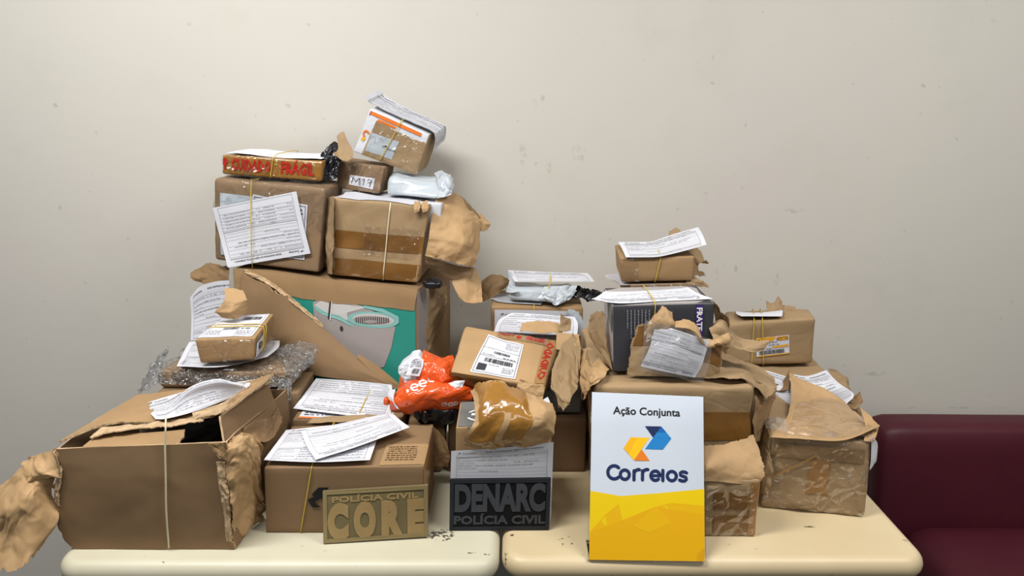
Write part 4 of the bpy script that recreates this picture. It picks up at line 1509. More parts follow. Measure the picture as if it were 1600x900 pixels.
# ---- 13. right front parcel
iY = .15
B13 = Hex([drop(Z(1187, 794, 0)), Z(1353, 810, 0), P(1364, 690, iY), P(1202, 676, .185)], [Z(1203, 745, 0), Z(1322, 757, 0), P(1338, 640, .38), P(1192, 612, .40)], r=.010, dent=.004, wr=.003, f=9, g=13, seed=13)
t13 = parcel('kraft parcel under shiny clear tape at the right end of the yellowed table', B13, M['kraft'])
strip(B13, 'front', rect(.02, .02, .99, .98), M['clear_tape'], t13, off=.0022, n=(20, 16))
strip(B13, 'front', rect(.42, .25, .62, .74), M['tape_kraft'], t13, off=.0012)
strip(B13, 'front', ((.0, .62), (.48, .22), (.49, .235), (.0, .66)), M['tape_kraft'], t13, off=.003)
strip(B13, 'front', ((.70, .24), (.73, .24), (.97, .98), (.94, .98)), M['clear_tape'], t13, off=.003)
strip(B13, 'top', rect(.25, .35, 1.0, 1.0), M['clear_tape'], t13, off=.0022)
strip(B13, 'front', rect(.0, .12, 1.0, .30), M['kraft_dark'], t13, 'paper_fold', off=.0016)
G = loft(px([[(1233, 583, .42), (1236, 582, .425), (1240, 586, .43), (1252, 598, .42)],
             [(1236, 620, .34), (1260, 615, .36), (1290, 612, .36), (1310, 622, .36)],
             [(1228, 655, .24), (1262, 648, .26), (1300, 645, .27), (1342, 650, .28)],
             [(1203, 682, .176), (1260, 686, .165), (1320, 688, .155), (1376, 668, .16)]]), 34, 24)
G = jag(crumple(G, .0025, 12, 131, .003), 'lr', .6, 4)
S = Surf(G)
sheet('torn_wrapping', G, M['kraft_light'], t13, .0008)
uu, vv = np.meshgrid(np.linspace(.1, .95, 24), np.linspace(.45, .98, 16))
sheet('clear_tape', S.at(uu.ravel(), vv.ravel(), .0018).reshape(16, 24, 3), M['clear_tape'], t13, .0002)
G = loft(px([[(1233, 579, .43), (1226, 588, .44), (1218, 600, .44)], [(1232, 596, .40), (1222, 602, .41), (1208, 608, .42)], [(1232, 609, .37), (1218, 610, .38), (1198, 610, .40)]]), 14, 14)
sheet('torn_wrapping', jag(crumple(G, .002, 18, 132), 'tr', .8, 3), M['kraft_dark'], t13, .0008)
G = loft(px([[(1182, 650, .30), (1192, 655, .26), (1204, 680, .18)], [(1180, 690, .26), (1196, 700, .20), (1206, 708, .176)], [(1180, 740, .24), (1198, 725, .178), (1208, 742, .17)], [(1184, 775, .20), (1192, 770, .178), (1200, 772, .175)]]), 14, 26)
sheet('torn_wrapping', jag(crumple(G, .005, 16, 133), 'r', .9, 3), M['kraft'], t13, .0008)
G = loft(px([[(1198, 650, .24), (1215, 652, .23), (1228, 655, .23)], [(1196, 668, .20), (1215, 672, .19), (1230, 676, .18)]]), 12, 8)
sheet('clear_tape', crumple(G, .002, 18, 134), M['pouch'], t13, .0003)
G = loft(px([[(1362, 680, .152), (1370, 690, .16), (1371, 700, .17)], [(1362, 710, .152), (1368, 716, .16), (1369, 720, .17)], [(1360, 735, .152), (1362, 732, .155), (1363, 728, .16)]]), 8, 10)
sheet('label_slip', crumple(G, .001, 20, 135), M['paper'], t13, .0004)
G = loft(px([[(1345, 640, .26), (1362, 650, .22), (1374, 664, .19)], [(1352, 665, .19), (1366, 670, .17), (1372, 672, .165)], [(1350, 688, .155), (1364, 690, .152), (1366, 688, .153)]]), 14, 12)
sheet('torn_wrapping', jag(crumple(G, .003, 20, 136), 'tr', .9, 3), M['kraft_light'], t13, .0008)

# ---- 14. brown box behind the black-patch carton
nY = .335
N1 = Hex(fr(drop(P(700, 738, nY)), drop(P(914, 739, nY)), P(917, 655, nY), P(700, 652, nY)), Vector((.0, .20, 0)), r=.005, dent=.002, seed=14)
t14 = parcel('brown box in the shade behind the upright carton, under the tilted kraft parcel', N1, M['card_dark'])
zN = float(N1.c[:, :, 1, 2].mean()) - T

N2 = Hex(fr(drop(P(738, 640, nY + .02), zN + .003), drop(P(908, 640, nY + .02), zN + .003), drop(P(908, 640, nY + .02), zN + .055), drop(P(738, 640, nY + .02), zN + .055)), Vector((0, .14, 0)), r=.004, dent=.002, seed=41)
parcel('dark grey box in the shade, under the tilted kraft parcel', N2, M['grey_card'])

# ---- 15. tilted kraft parcel with the big white label
L = Hex(fr(P(705, 594, .285), P(846, 615, .285), P(852, 603, .280), P(703, 580, .280)), [P(722, 545, .46), P(880, 560, .46), P(874, 532, .455), P(726, 508, .455)], r=.007, dent=.003, wr=.0015, f=10, g=14, seed=15)
L = Hex(fr(P(708, 600, .300), P(846, 628, .300), P(851, 604, .283), P(703, 581, .283)), [P(722, 545, .47), P(880, 562, .47), P(873, 532, .455), P(726, 508, .455)], r=.007, dent=.003, wr=.0015, f=10, g=14, seed=15)
t15 = parcel('tilted kraft parcel with a big white shipping label and torn red warning tape', L, M['kraft_light'])
quad = ((.27, .13), (.66, .24), (.68, .95), (.20, .95))
strip(L, 'top', quad, M['paper'], t15, 'shipping_label', off=.0016, n=(16, 16))
p = Print(Surf(decal(L, 'top', quad, .002, (16, 16))), 100, 130)
p.frame(4, 6, 96, 126, .8, M['ink'])
p.rect(4, 44, 96, 44.7, M['ink'])
p.rect(4, 72, 96, 72.7, M['ink'])
p.barcode(34, 52, 74, 60, M['black_ink'], 2)
p.barcode(20, 78, 86, 92, M['black_ink'], 5)
p.rect(10, 100, 30, 120, M['ink'])
for i in range(4):
    p.scribble(56, 14 + i * 6, 92, 2.2, M['ink_grey'], 40 + i)
    p.scribble(66, 102 + i * 5, 92, 2.2, M['ink_grey'], 50 + i)
p.scribble(60, 70, 92, 3, M['ink'], 61)
p.scribble(8, 68, 40, 2, M['ink_grey'], 62)
p.scribble(34, 99, 56, 2.4, M['ink_grey'], 63)
p.build('printed_label', t15)
# red warning tape at its right edge and back
q2 = ((.86, .0), (.99, .02), (.985, .95), (.88, .98))
strip(L, 'top', q2, M['tape_kraft'], t15, off=.0012, n=(6, 16))
p = Print(Surf(decal(L, 'top', q2, .0017, (6, 16))), 40, 180, 0)
V, F = text2d('CUIDADO', .03)
V = V.copy()
x0, x1 = V[:, 0].min(), V[:, 0].max()
xy = np.stack((8 + V[:, 1] * 36, 165 - (V[:, 0] - x0) / (x1 - x0) * 150), 1)
p.add(xy, F, M['red_ink'])
p.build('red_tape_lettering', t15)
q3 = ((.36, .0), (.90, .0), (.88, .17), (.36, .15))
strip(L, 'top', q3, M['tape_kraft'], t15, off=.0014, n=(18, 6))
p = Print(Surf(decal(L, 'top', q3, .002, (18, 6))), 200, 45)
p.text(6, 20, 1, 'CUIDADO', M['red_ink'], .05, w=62, h=17)
p.poly([(76, 24), (84, 14), (96, 18), (98, 30), (84, 36)], M['red_ink'])
p.text(116, 32, 1, 'FRÁGIL', M['red_ink'], .05, w=78, h=22)
p.build('red_tape_lettering', t15)
strip(L, 'top', ((.36, .0), (.92, .0), (.9, .2), (.36, .17)), M['clear_tape'], t15, off=.003, n=(18, 6))
strip(L, 'front', rect(.0, .0, .55, 1), M['tape'], t15, off=.0012)
G = loft(px([[(895, 520, .44), (905, 535, .42), (907, 560, .38)], [(880, 535, .43), (898, 560, .37), (905, 590, .32)], [(862, 580, .34), (888, 600, .30), (902, 605, .29)], [(862, 605, .285), (880, 625, .26), (890, 628, .255)], [(872, 635, .26), (880, 642, .25), (886, 636, .25)]]), 22, 26, sharp=True)
sheet('torn_wrapping', jag(crumple(G, .0065, 15, 151), 'lrb', .8, 3), M['kraft'], t15, .0008)
G = loft(px([[(870, 520, .46), (890, 522, .45), (904, 522, .45)], [(868, 545, .425), (888, 545, .415), (908, 540, .41)]]), 16, 10)
sheet('torn_wrapping', jag(crumple(G, .003, 18, 152), 'r', .9, 3), M['kraft_light'], t15, .0008)
G = loft(px([[(815, 506, .50), (840, 502, .50), (868, 503, .49), (880, 510, .48)], [(812, 517, .468), (842, 520, .462), (865, 520, .46), (878, 524, .458)]]), 22, 10)
sheet('torn_wrapping', jag(crumple(G, .003, 18, 153), 't', .9, 5), M['kraft_light'], t15, .0008)
G = loft(px([[(876, 490, .475), (884, 496, .475), (890, 498, .475)], [(875, 506, .47), (886, 508, .47), (892, 502, .47)], [(872, 518, .462), (884, 518, .462), (892, 516, .462)]]), 14, 14)
sheet('torn_wrapping', jag(crumple(G, .002, 30, 154), 'tr', .95, 8, 1.5), M['kraft'], t15, .0008)
G = loft(px([[(812, 592, .276), (830, 598, .274), (852, 604, .276)], [(804, 612, .262), (828, 620, .258), (848, 625, .262)]]), 18, 10)
sheet('torn_wrapping', jag(crumple(G, .003, 24, 155), 'b', .9, 8), M['kraft_light'], t15, .0008)

# ---- 16. tall box against the wall in the middle, its papers, the plastic mailer
oY = .60
O = Hex(fr(drop(P(768, 640, oY)), drop(P(908, 640, oY)), P(911, 481, oY), P(767, 479, oY)), Vector((0, .17, 0)), r=.004, dent=.0015, seed=16)
t16 = parcel('tall brown box against the wall in the middle, forms tucked at its front', O, M['card_pale'], 'carton', 'carton')
band(O, .47, .47, M['band_rubber'], t16, off=.0025, top_off=.004)
zO = float(O.c[:, :, 1, 2].mean()) - T
paper('grey form sheet upright against the tall middle box, behind another form', [
    [(773, 484, oY - .006), (840, 485, oY - .006), (905, 487, oY - .006)], [(772, 545, oY - .008), (840, 546, oY - .008), (903, 548, oY - .008)]], seed=14, H=90, m=M['paper_grey'], wob=.0006)
paper('white form sheet bulging in front of the tall middle box, banded', [
    [(800, 489, oY - .02), (842, 491, oY - .03), (898, 495, oY - .02)], [(780, 500, oY - .03), (840, 503, oY - .06), (903, 506, oY - .04)], [(772, 518, oY - .04), (840, 522, oY - .08), (902, 524, oY - .06)]], seed=15, H=100)
G = loft(px([[(888, 483, oY - .014), (898, 485, oY - .014), (909, 495, oY - .016)], [(886, 495, oY - .012), (898, 497, oY - .016), (911, 506, oY - .018)], [(896, 522, oY - .012), (905, 524, oY - .02), (912, 530, oY - .02)]]), 12, 14)
setp(sheet('plastic_envelope', crumple(G, .002, 20, 161), M['mailer'], None, .0008), 'pale grey plastic envelope corner tucked at the right of the tall middle box', 'envelope')
paper('form sheet under the torn plastic mailer on the tall middle box', [
    [O.on(776, 458, .004), O.on(800, 460, .004), O.on(850, 464, .004)], [O.on(770, 463, .004), O.on(800, 466, .004), O.on(850, 470, .004)], [O.on(766, 466, .004), O.on(786, 472, .004), O.on(845, 476, .004)]], mode=None, seed=16, H=80)
mY = .665
t17 = thing('plastic_mailer', P(845, 470, mY), 'torn silver plastic mailer under a banded form, on the tall middle box', 'mailer')
mm = Hex(fr(O.on(795, 470, .010), O.on(884, 476, .010), P(890, 450, oY + .025), P(793, 450, oY + .025)), [O.on(798, 459, .010), O.on(890, 462, .010), P(893, 442, oY + .13), P(800, 438, oY + .13)], r=.012, dent=.005, wr=.003, f=14, g=18, seed=17)
mm.build('mailer_body', M['mailer'], t17, seg=.008)
G = loft(px([[(850, 448, oY + .012), (870, 446, oY + .02), (902, 446, oY + .03)], [(846, 460, oY - .004), (868, 462, oY + .0), (895, 464, oY + .015)], [(858, 470, oY - .002), (868, 477, oY - .008), (884, 470, oY + .004)]]), 22, 16)
sheet('torn_corner', jag(crumple(G, .004, 24, 171), 'rb', .9, 5), M['mailer'], t17, .0008)
G = loft(px([[(792, 424, oY + .12), (799, 425, oY + .10), (802, 432, oY + .08)], [(796, 440, oY + .06), (800, 446, oY + .04), (806, 450, oY + .03)], [(790, 456, oY + .03), (800, 458, oY + .012), (812, 456, oY + .012)]]), 10, 16)
sheet('torn_corner', jag(crumple(G, .002, 30, 172), 'l', .9, 6), M['mailer'], t17, .0008)
G = loft(px([[(892, 446, oY + .06), (915, 452, oY + .06), (935, 456, oY + .06), (946, 464, oY + .06)], [(890, 456, oY + .04), (912, 462, oY + .035), (935, 466, oY + .04), (948, 468, oY + .04)], [(888, 464, oY + .02), (910, 467, oY + .02), (930, 470, oY + .02), (945, 472, oY + .02)]]), 26, 12)
setp(sheet('plastic_wrap', jag(crumple(G, .006, 30, 173), 'tbr', .9, 7), M['black_plastic'], None, .001), 'crumpled black plastic wrap between the plastic mailer and the grey printed box', 'plastic wrap')
tube('rubber_band', [P(856, 428, oY + .115), P(860, 430, oY + .10), P(860, 438, oY + .03), P(857, 452, oY + .006), P(854, 466, oY - .002), P(857, 472, oY - .006)], .0012, M['band_rubber'], t17)
paper('form sheet banded over the torn silver plastic mailer in the middle', [
    [(793, 422, oY + .135), (856, 425, oY + .135), (918, 427, oY + .135)], [(798, 430, oY + .09), (858, 431, oY + .09), (924, 433, oY + .09)], [(804, 440, oY + .03), (858, 440, oY + .03), (929, 440, oY + .03)]], seed=17, H=90, rot=0, wob=.0006)

# ---- 18. orange bag and what it lies on
qY = .33
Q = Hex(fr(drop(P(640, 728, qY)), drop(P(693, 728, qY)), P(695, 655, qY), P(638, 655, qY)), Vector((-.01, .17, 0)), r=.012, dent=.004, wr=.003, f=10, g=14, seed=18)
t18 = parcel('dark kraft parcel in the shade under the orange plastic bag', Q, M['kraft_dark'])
G = loft(px([[(672, 662, .29), (684, 672, .28), (698, 690, .27)], [(672, 690, .28), (688, 705, .27), (702, 712, .265)], [(672, 726, .27), (688, 728, .27), (700, 730, .268)]]), 14, 14)
sheet('torn_wrapping', jag(crumple(G, .003, 18, 181), 'tr', .8, 3), M['kraft_dark'], t18, .0008)
zQ = float(Q.c[:, :, 1, 2].mean()) - T
t19 = thing('plastic_bag', P(670, 640, .36), 'crumpled orange and white plastic shipping bag between the stacks', 'bag')


def blob(name, c, rx, ry, rz, m, parent, amp=.012, g=14, seed=0, flat=.2, n=34, label=None):
    V, F = [], []
    nu, nv = n * 2, n
    for j in range(nv + 1):
        th = math.pi * j / nv
        for i in range(nu):
            ph = 2 * math.pi * i / nu
            d = Vector((math.sin(th) * math.cos(ph), math.sin(th) * math.sin(ph), math.cos(th)))
            e = Vector([math.copysign(abs(x) ** .8, x) for x in d])
            q = Vector((e.x * rx, e.y * ry, max(e.z, -1 + flat) * rz))
            k = amp * (crump(q + Vector((seed, 0, 0)), g) + .5 * crump(q + Vector((seed, 3, 0)), g * 2.2) + noise.noise(q * 16 + Vector((seed, 0, 0))) * 1.2)
            if e.z < -1 + flat:
                k *= .3
            V.append(Vector(c) + q + d * k)
    for j in range(nv):
        for i in range(nu):
            F.append((j * nu + i, j * nu + (i + 1) % nu, (j + 1) * nu + (i + 1) % nu, (j + 1) * nu + i))
    return mesh(name, V, F, m, parent, label=label)


c1 = P(668, 615, .345)
blob('bag_body', c1 + Vector((.008, .03, .0)), .085, .056, .034, M['orange'], t19, .008, 15, 3)
c2 = P(688, 585, .40)
blob('bag_knot', c2 + Vector((.0, .015, -.006)), .040, .034, .030, M['orange'], t19, .009, 20, 7, n=26)
blob('bag_knot', P(605, 626, .285), .008, .010, .009, M['orange'], t19, .004, 40, 4, n=12)
G = loft(px([[(640, 598, .325), (668, 590, .32), (700, 594, .32), (724, 598, .33), (741, 598, .34)],
             [(622, 612, .285), (650, 606, .272), (690, 604, .27), (722, 606, .28), (743, 606, .31)],
             [(610, 628, .270), (640, 630, .256), (672, 622, .262), (702, 626, .268), (738, 618, .295)],
             [(612, 638, .285), (645, 645, .270), (675, 638, .285), (704, 640, .285), (730, 634, .305)],
             [(622, 641, .31), (648, 646, .31), (678, 644, .31), (706, 648, .31), (724, 642, .32)]]), 40, 26)
front_fold = sheet('bag_fold', crumple(G, .0052, 15, 195), M['orange'], t19, .001)
G = loft(px([[(662, 549, .385), (676, 552, .38), (692, 558, .385), (707, 556, .39)],
             [(658, 564, .345), (678, 564, .345), (694, 566, .345), (709, 568, .36)],
             [(652, 582, .325), (676, 580, .318), (696, 584, .318), (708, 588, .33)],
             [(650, 600, .318), (676, 600, .312), (698, 602, .312), (712, 602, .32)]]), 30, 26)
sheet('bag_fold', crumple(G, .0055, 19, 196), M['orange'], t19, .001)
G = loft(px([[(640, 556, .385), (652, 549, .385), (668, 550, .385)],
             [(626, 570, .355), (646, 564, .345), (664, 562, .355)],
             [(622, 582, .345), (640, 580, .332), (656, 576, .335)],
             [(632, 598, .335), (646, 594, .322), (656, 590, .325)]]), 26, 24)
sheet('white_lining', crumple(G, .0045, 20, 197), M['mailer_white'], t19, .001, label='white inside of the bag turned out')
G = loft(px([[(696, 599, .285), (712, 595, .280), (726, 595, .288)], [(699, 603, .272), (712, 606, .268), (722, 607, .275)]]), 12, 8)
sheet('white_lining', crumple(G, .003, 25, 191), M['mailer_white'], t19, .001)
G = loft(px([[(606, 606, .285), (611, 609, .276), (617, 607, .272)], [(606, 620, .272), (611, 622, .266), (615, 626, .264)], [(614, 632, .268), (619, 637, .262), (624, 640, .262)]]), 8, 12)
sheet('white_lining', crumple(G, .0015, 25, 192), M['mailer_white'], t19, .001)
bagS = loft(px([[(636, 602, .268), (660, 592, .275), (688, 596, .28)], [(634, 622, .262), (660, 616, .266), (690, 614, .27)]]), 14, 10)


def project_front(parent_mesh, items, m, name, lift=.0012):
    """lay strokes given by picture points on the front of a mesh"""
    me = parent_mesh.data
    from mathutils.bvhtree import BVHTree
    org = Vector(WL[parent_mesh.name])
    if parent_mesh.parent is not None:
        org = Vector(WL[parent_mesh.parent.name])
    bv = BVHTree.FromPolygons([v.co + org for v in me.vertices], [tuple(p.vertices) for p in me.polygons])
    V, F = [], []
    for pts, wd in items:
        base = len(V)
        n_ = 0
        A = [Vector((a, b)) for a, b in pts]
        fine = []
        for a, b in zip(A, A[1:]):
            for q in range(4):
                fine.append(a.lerp(b, q / 4))
        fine.append(A[-1])
        for i, a in enumerate(fine):
            d = (fine[min(i + 1, len(fine) - 1)] - fine[max(0, i - 1)])
            d = d.normalized() if d.length > 0 else Vector((1, 0))
            nn = Vector((-d.y, d.x)) * wd / 2
            for sgn in (1, -1):
                u = a + nn * sgn
                dr = ray(u.x, u.y).normalized()
                h = bv.ray_cast(CAM_POS, dr)
                if h[0] is None:
                    h = (CAM_POS + dr * 1.6, -dr)
                V.append(h[0] - dr * lift)
            if i:
                k_ = base + 2 * i
                F.append((k_ - 2, k_, k_ + 1, k_ - 1))
    return mesh(name, V, F, m, parent_mesh.parent, smooth=True)


def letter_e(cx, cy, r, rot=0.0):
    pts = []
    for a in np.linspace(0, 305, 16):
        q = math.radians(a + rot)
        pts.append((cx + r * math.cos(q), cy - r * .8 * math.sin(q)))
    return [(pts, 2.4), ([(cx - r * math.cos(math.radians(rot)) * .9, cy + r * .8 * math.sin(math.radians(rot)) * .9), (cx + r * .95 * math.cos(math.radians(rot)), cy - r * .76 * math.sin(math.radians(rot)))], 2.2)]


bag = front_fold
project_front(bag, letter_e(648, 605, 6, 20) + letter_e(661, 599, 6, 15) + [([(668, 590), (671, 596), (678, 596)], 2.2)], M['white_print'], 'printed_letters', .0016)
project_front(bag, [([(690, 631), (696, 629), (698, 633), (692, 634), (690, 631)], 1.6), ([(700, 631), (706, 629), (708, 633), (702, 634), (700, 631)], 1.6), ([(710, 634), (710, 628), (715, 629), (714, 632), (710, 632)], 1.6)], M['mailer_white'], 'printed_letters', .0016)
Gl = loft(px([[(642, 562, .338), (652, 559, .335), (662, 562, .338)], [(638, 574, .325), (650, 572, .322), (661, 573, .326)], [(634, 586, .318), (646, 587, .314), (655, 588, .315)]]), 8, 10)
sheet('label_slip', crumple(Gl, .0015, 25, 194), M['paper'], t19, .0004)
p = Print(Surf(Gl), 60, 70)
p.barcode(20, 45, 50, 62, M['black_ink'], 8)
for i in range(5):
    p.scribble(8, 8 + i * 7, 52, 3, M['ink'], 70 + i)
p.build('printed_label', t19)
tube('rubber_band', [P(632, 582, .335), P(650, 573, .33), P(668, 574, .335), P(684, 578, .34), P(698, 590, .325)], .001, M['string'], t19)
tb = thing('bundle_or_dark_fill', P(672, 655, .30), 'black plastic hanging out under the orange bag', 'bundle')
blob('wrapping', P(684, 644, .31), .05, .03, .028, M['black_plastic'], tb, .006, 24, 5, n=20)
for a, b, wd in ((652, 645, .006), (664, 650, .006)):
    tube('strap', [P(a, b - 8, .272), P(a - 1, b + 4, .268), P(a + 3, b + 8, .27)], wd, M['black_plastic'], tb)

# ---- 20. low box with forms behind the closed carton
rY = .295
R1 = Hex(fr(drop(P(458, 700, rY)), drop(P(625, 700, rY)), P(628, 657, rY), P(456, 655, rY)), Vector((0, .17, .0)), r=.005, dent=.002, seed=20)
t20 = parcel('low brown box with a red-trimmed label and forms, behind the closed carton', R1, M['card'])
strip(R1, 'top', rect(.05, .62, .9, .98), M['paper'], t20, 'shipping_label', off=.0012)
p = Print(Surf(decal(R1, 'top', rect(.05, .62, .9, .98), .0016)), 140, 50)
p.rect(0, 44, 60, 50, M['orange_print'])
for i in range(4):
    p.scribble(6, 12 + i * 8, 60, 3.5, M['ink'], 80 + i)
p.rect(70, 4, 71, 40, M['ink'])
p.build('printed_label', t20)
G = loft(px([[(490, 652, .30), (540, 649, .30), (590, 648, .30)], [(478, 661, .283), (540, 659, .283), (585, 658, .283)]]), 20, 6)
sheet('torn_wrapping', jag(crumple(G, .0015, 20, 201), 'l', .9, 3), M['kraft'], t20, .0008)
band(R1, .60, .58, M['band_rubber'], t20, off=.003, top_off=.010)
zR = float(R1.c[:, :, 1, 2].mean()) - T
paper('form sheet lying on the low box beneath the wide torn cardboard panel', np.array(loft(px([
    [(494, 591, zR + .02), (550, 595, zR + .014), (612, 601, zR + .006)], [(476, 615, zR + .014), (545, 622, zR + .011), (615, 628, zR + .006)], [(458, 638, zR + .008), (540, 648, zR + .008), (606, 656, zR + .006)]], 'Z'), 26, 16)), seed=20, H=150, rot=180)

# ---- 21. left rear: grey box, bubble-wrapped parcel, small taped parcel
sY = .375
T1 = Hex(fr(drop(P(248, 680, sY)), drop(P(462, 680, sY)), P(466, 614, sY), P(246, 612, sY)), Vector((0, .14, 0)), r=.004, dent=.002, seed=21)
t21 = parcel('pale grey box hidden under the bubble-wrapped parcel at the left rear', T1, M['card_grey'])
zT = float(T1.c[:, :, 1, 2].mean()) - T
s0 = Z(252, 606, zT + .004)
SY = float(s0.y)
S1 = Hex(fr(Z(252, 606, zT + .004), P(455, 604, SY), P(458, 582, SY), P(250, 580, SY)), Vector((.0, .13, 0)), r=.005, dent=.002, wr=.001, seed=22)
t22 = parcel('flat brown parcel in crinkled bubble wrap, at the left rear', S1, M['card_pale'])
S1b = Hex(fr(Z(247, 607, zT + .002), P(458, 606, SY - .006), P(462, 578, SY - .006), P(246, 576, SY - .006)), Vector((.0, .142, .004)), r=.012, dent=.004, wr=.006, f=14, g=26, seed=23)
S1b.build('bubble_wrap', M['bubble'], t22, seg=.007)
for rows, sd in (
    ([[(262, 540, SY + .17), (245, 560, SY + .15), (232, 578, SY + .12)], [(256, 570, SY + .09), (236, 588, SY + .07), (222, 600, SY + .05)], [(250, 600, SY + .02), (232, 606, SY + .0), (211, 618, SY + .0)]], 1),
    ([[(425, 548, SY + .12), (455, 536, SY + .10), (490, 540, SY + .09), (494, 552, SY + .08)], [(440, 565, SY + .04), (465, 560, SY + .03), (482, 562, SY + .03), (492, 566, SY + .04)], [(452, 590, SY - .01), (462, 588, SY - .015), (470, 580, SY + .0), (482, 574, SY + .02)]], 2),
    ([[(250, 580, SY + .004), (330, 584, SY - .004), (400, 588, SY - .004), (455, 582, SY + .004)], [(246, 600, SY - .008), (330, 602, SY - .016), (400, 606, SY - .016), (450, 602, SY - .006)]], 3),
    ([[(440, 590, SY - .006), (450, 592, SY - .008), (458, 588, SY - .006)], [(434, 612, SY - .02), (444, 620, SY - .03), (452, 624, SY - .02)], [(430, 630, SY - .05), (436, 634, SY - .06), (446, 630, SY - .05)]], 4)):
    sheet('bubble_wrap', jag(crumple(loft(px(rows), 34, 26), .006, 34, 210 + sd), 'tlbr', .8, sd), M['bubble'], t22, .0015)
zS = float(S1.c[:, :, 1, 2].mean()) - T + .007
paper('form sheet between the bubble-wrapped parcel and the small taped parcel', np.array(loft(px([
    [(296, 534, zS + .011), (360, 533, zS + .011), (437, 532, zS + .013)], [(286, 552, zS + .010), (350, 552, zS + .010), (435, 543, zS + .014)], [(276, 572, zS + .009), (345, 573, zS + .009), (418, 557, zS + .016)]], 'Z'), 24, 14)), seed=22, H=150)
uz = zS + .017
u0 = Z(312, 568, uz)
UY = float(u0.y)
U1 = Hex(fr(Z(313, 568, uz), P(396, 563, UY + .002), P(399, 528, UY + .004), P(304, 531, UY + .004)), [P(350, 534, UY + .14), P(430, 526, UY + .14), P(428, 490, UY + .145), P(357, 491, UY + .145)], r=.004, dent=.0015, wr=.0008, seed=24)
t23 = parcel('small brown parcel under clear tape with a white barcode label, at the left', U1, M['card_pale'])
strip(U1, 'front', rect(0, 0, 1, 1), M['clear_tape'], t23, off=.0014, n=(14, 8))
strip(U1, 'right', rect(.05, .0, .98, 1), M['clear_tape'], t23, off=.0014, n=(14, 8))
strip(U1, 'top', rect(.02, .04, .92, .94), M['paper'], t23, 'shipping_label', off=.0012)
p = Print(Surf(decal(U1, 'top', rect(.02, .04, .92, .94), .0017)), 100, 130)
p.frame(5, 4, 96, 126, .8, M['ink_grey'])
p.barcode(30, 80, 62, 92, M['black_ink'], 3)
p.scribble(66, 88, 90, 4, M['ink'], 90)
p.rect(64, 66, 94, 67.5, M['ink'])
p.barcode(50, 18, 90, 36, M['black_ink'], 7)
p.rect(5, 72, 96, 72.8, M['ink_grey'])
for i in range(5):
    p.scribble(8, 98 + i * 5, 34, 2, M['ink_grey'], 91 + i)
    p.scribble(62, 100 + i * 5, 92, 2, M['ink_grey'], 97 + i)
p.build('printed_label', t23)
strip(U1, 'right', ((.08, .35), (.42, .30), (.42, .85), (.06, .98)), M['paper'], t23, 'label_slip', off=.002)
p = Print(Surf(decal(U1, 'right', ((.08, .35), (.42, .30), (.42, .85), (.06, .98)), .0026)), 40, 50)
p.poly([(12, 6), (24, 10), (14, 24), (26, 26), (12, 44), (16, 28), (8, 24)], M['ink'])
p.poly([(26, 14), (34, 24), (24, 36)], M['ink'])
p.build('printed_mark', t23)
for vv_ in (.48, .58):
    pts = [U1.face('left', .5, 1 - k / 4, .002) for k in range(5)] + [U1.face('top', k / 8, vv_, .003) for k in range(9)] + [U1.face('right', 1 - vv_ - .0 - k * .02, k / 6, .0035) for k in range(1, 7)]
    tube('rubber_band', pts, .0010, M['band_rubber'], t23, sub=1)
G = loft(px([[(350, 450, UY + .125), (366, 450, UY + .13), (380, 454, UY + .125)], [(352, 468, UY + .09), (368, 472, UY + .085), (386, 468, UY + .09)], [(336, 488, UY + .085), (360, 488, UY + .07), (388, 482, UY + .10)], [(345, 495, UY + .09), (366, 499, UY + .085), (380, 492, UY + .10)]]), 20, 22, sharp=True)
setp(sheet('paper_scrap', jag(crumple(G, .003, 16, 241), 'lrt', .7, 5), M['kraft_light'], None, .0008), 'torn scrap of light kraft paper standing on the small taped parcel', 'paper scrap')

# ---- 25. mop box with its big torn panel
vl, vr = .62, .53
V1 = Hex([drop(P(368, 480, vl)), drop(P(648, 520, vr)), P(652, 453, vr), P(364, 419, vl)], [drop(P(368, 480, vl)) + Vector((.06, .235, 0)), drop(P(648, 520, vr)) + Vector((.06, .245, 0)), P(652, 453, vr) + Vector((.06, .245, 0)), P(364, 419, vl) + Vector((.06, .235, 0))], r=.004, dent=.002, seed=25)
t25 = parcel('big teal printed carton showing a bucket picture, its cardboard front torn away', V1, M['card'], 'carton', 'carton')


def VP(x, y):
    u = (x - 365) / 287
    yt, yb = 418 + 35 * u, 655 + 23 * u
    return u, (y - yt) / (yb - yt)


class Flat(Surf):
    pass


G = decal(V1, 'front', rect(.0, 0.0, .992, 1), .0012, (24, 16))
sheet('teal_face', decal(V1, 'front', ((.02, .08), (.990, .08), (.990, .99), (.02, .99)), .0010, (24, 16)), M['teal'], t25, .0004, label='teal printed face')
S = Surf(G)
p = Print(S, 1000, 1000, off=.0008)


def vpoly(pts, m, lift=0.0):
    xy = []
    for x, y in pts:
        u, v = VP(x, y)
        xy.append((u / .992 * 1000, v * 1000))
    p.poly(xy, m, lift)


def ell(cx, cy, rx, ry, n=24, a0=0, a1=360):
    return [(cx + rx * math.cos(math.radians(a)), cy + ry * math.sin(math.radians(a)) + (rx * math.cos(math.radians(a))) * .06) for a in np.linspace(a0, a1, n)]


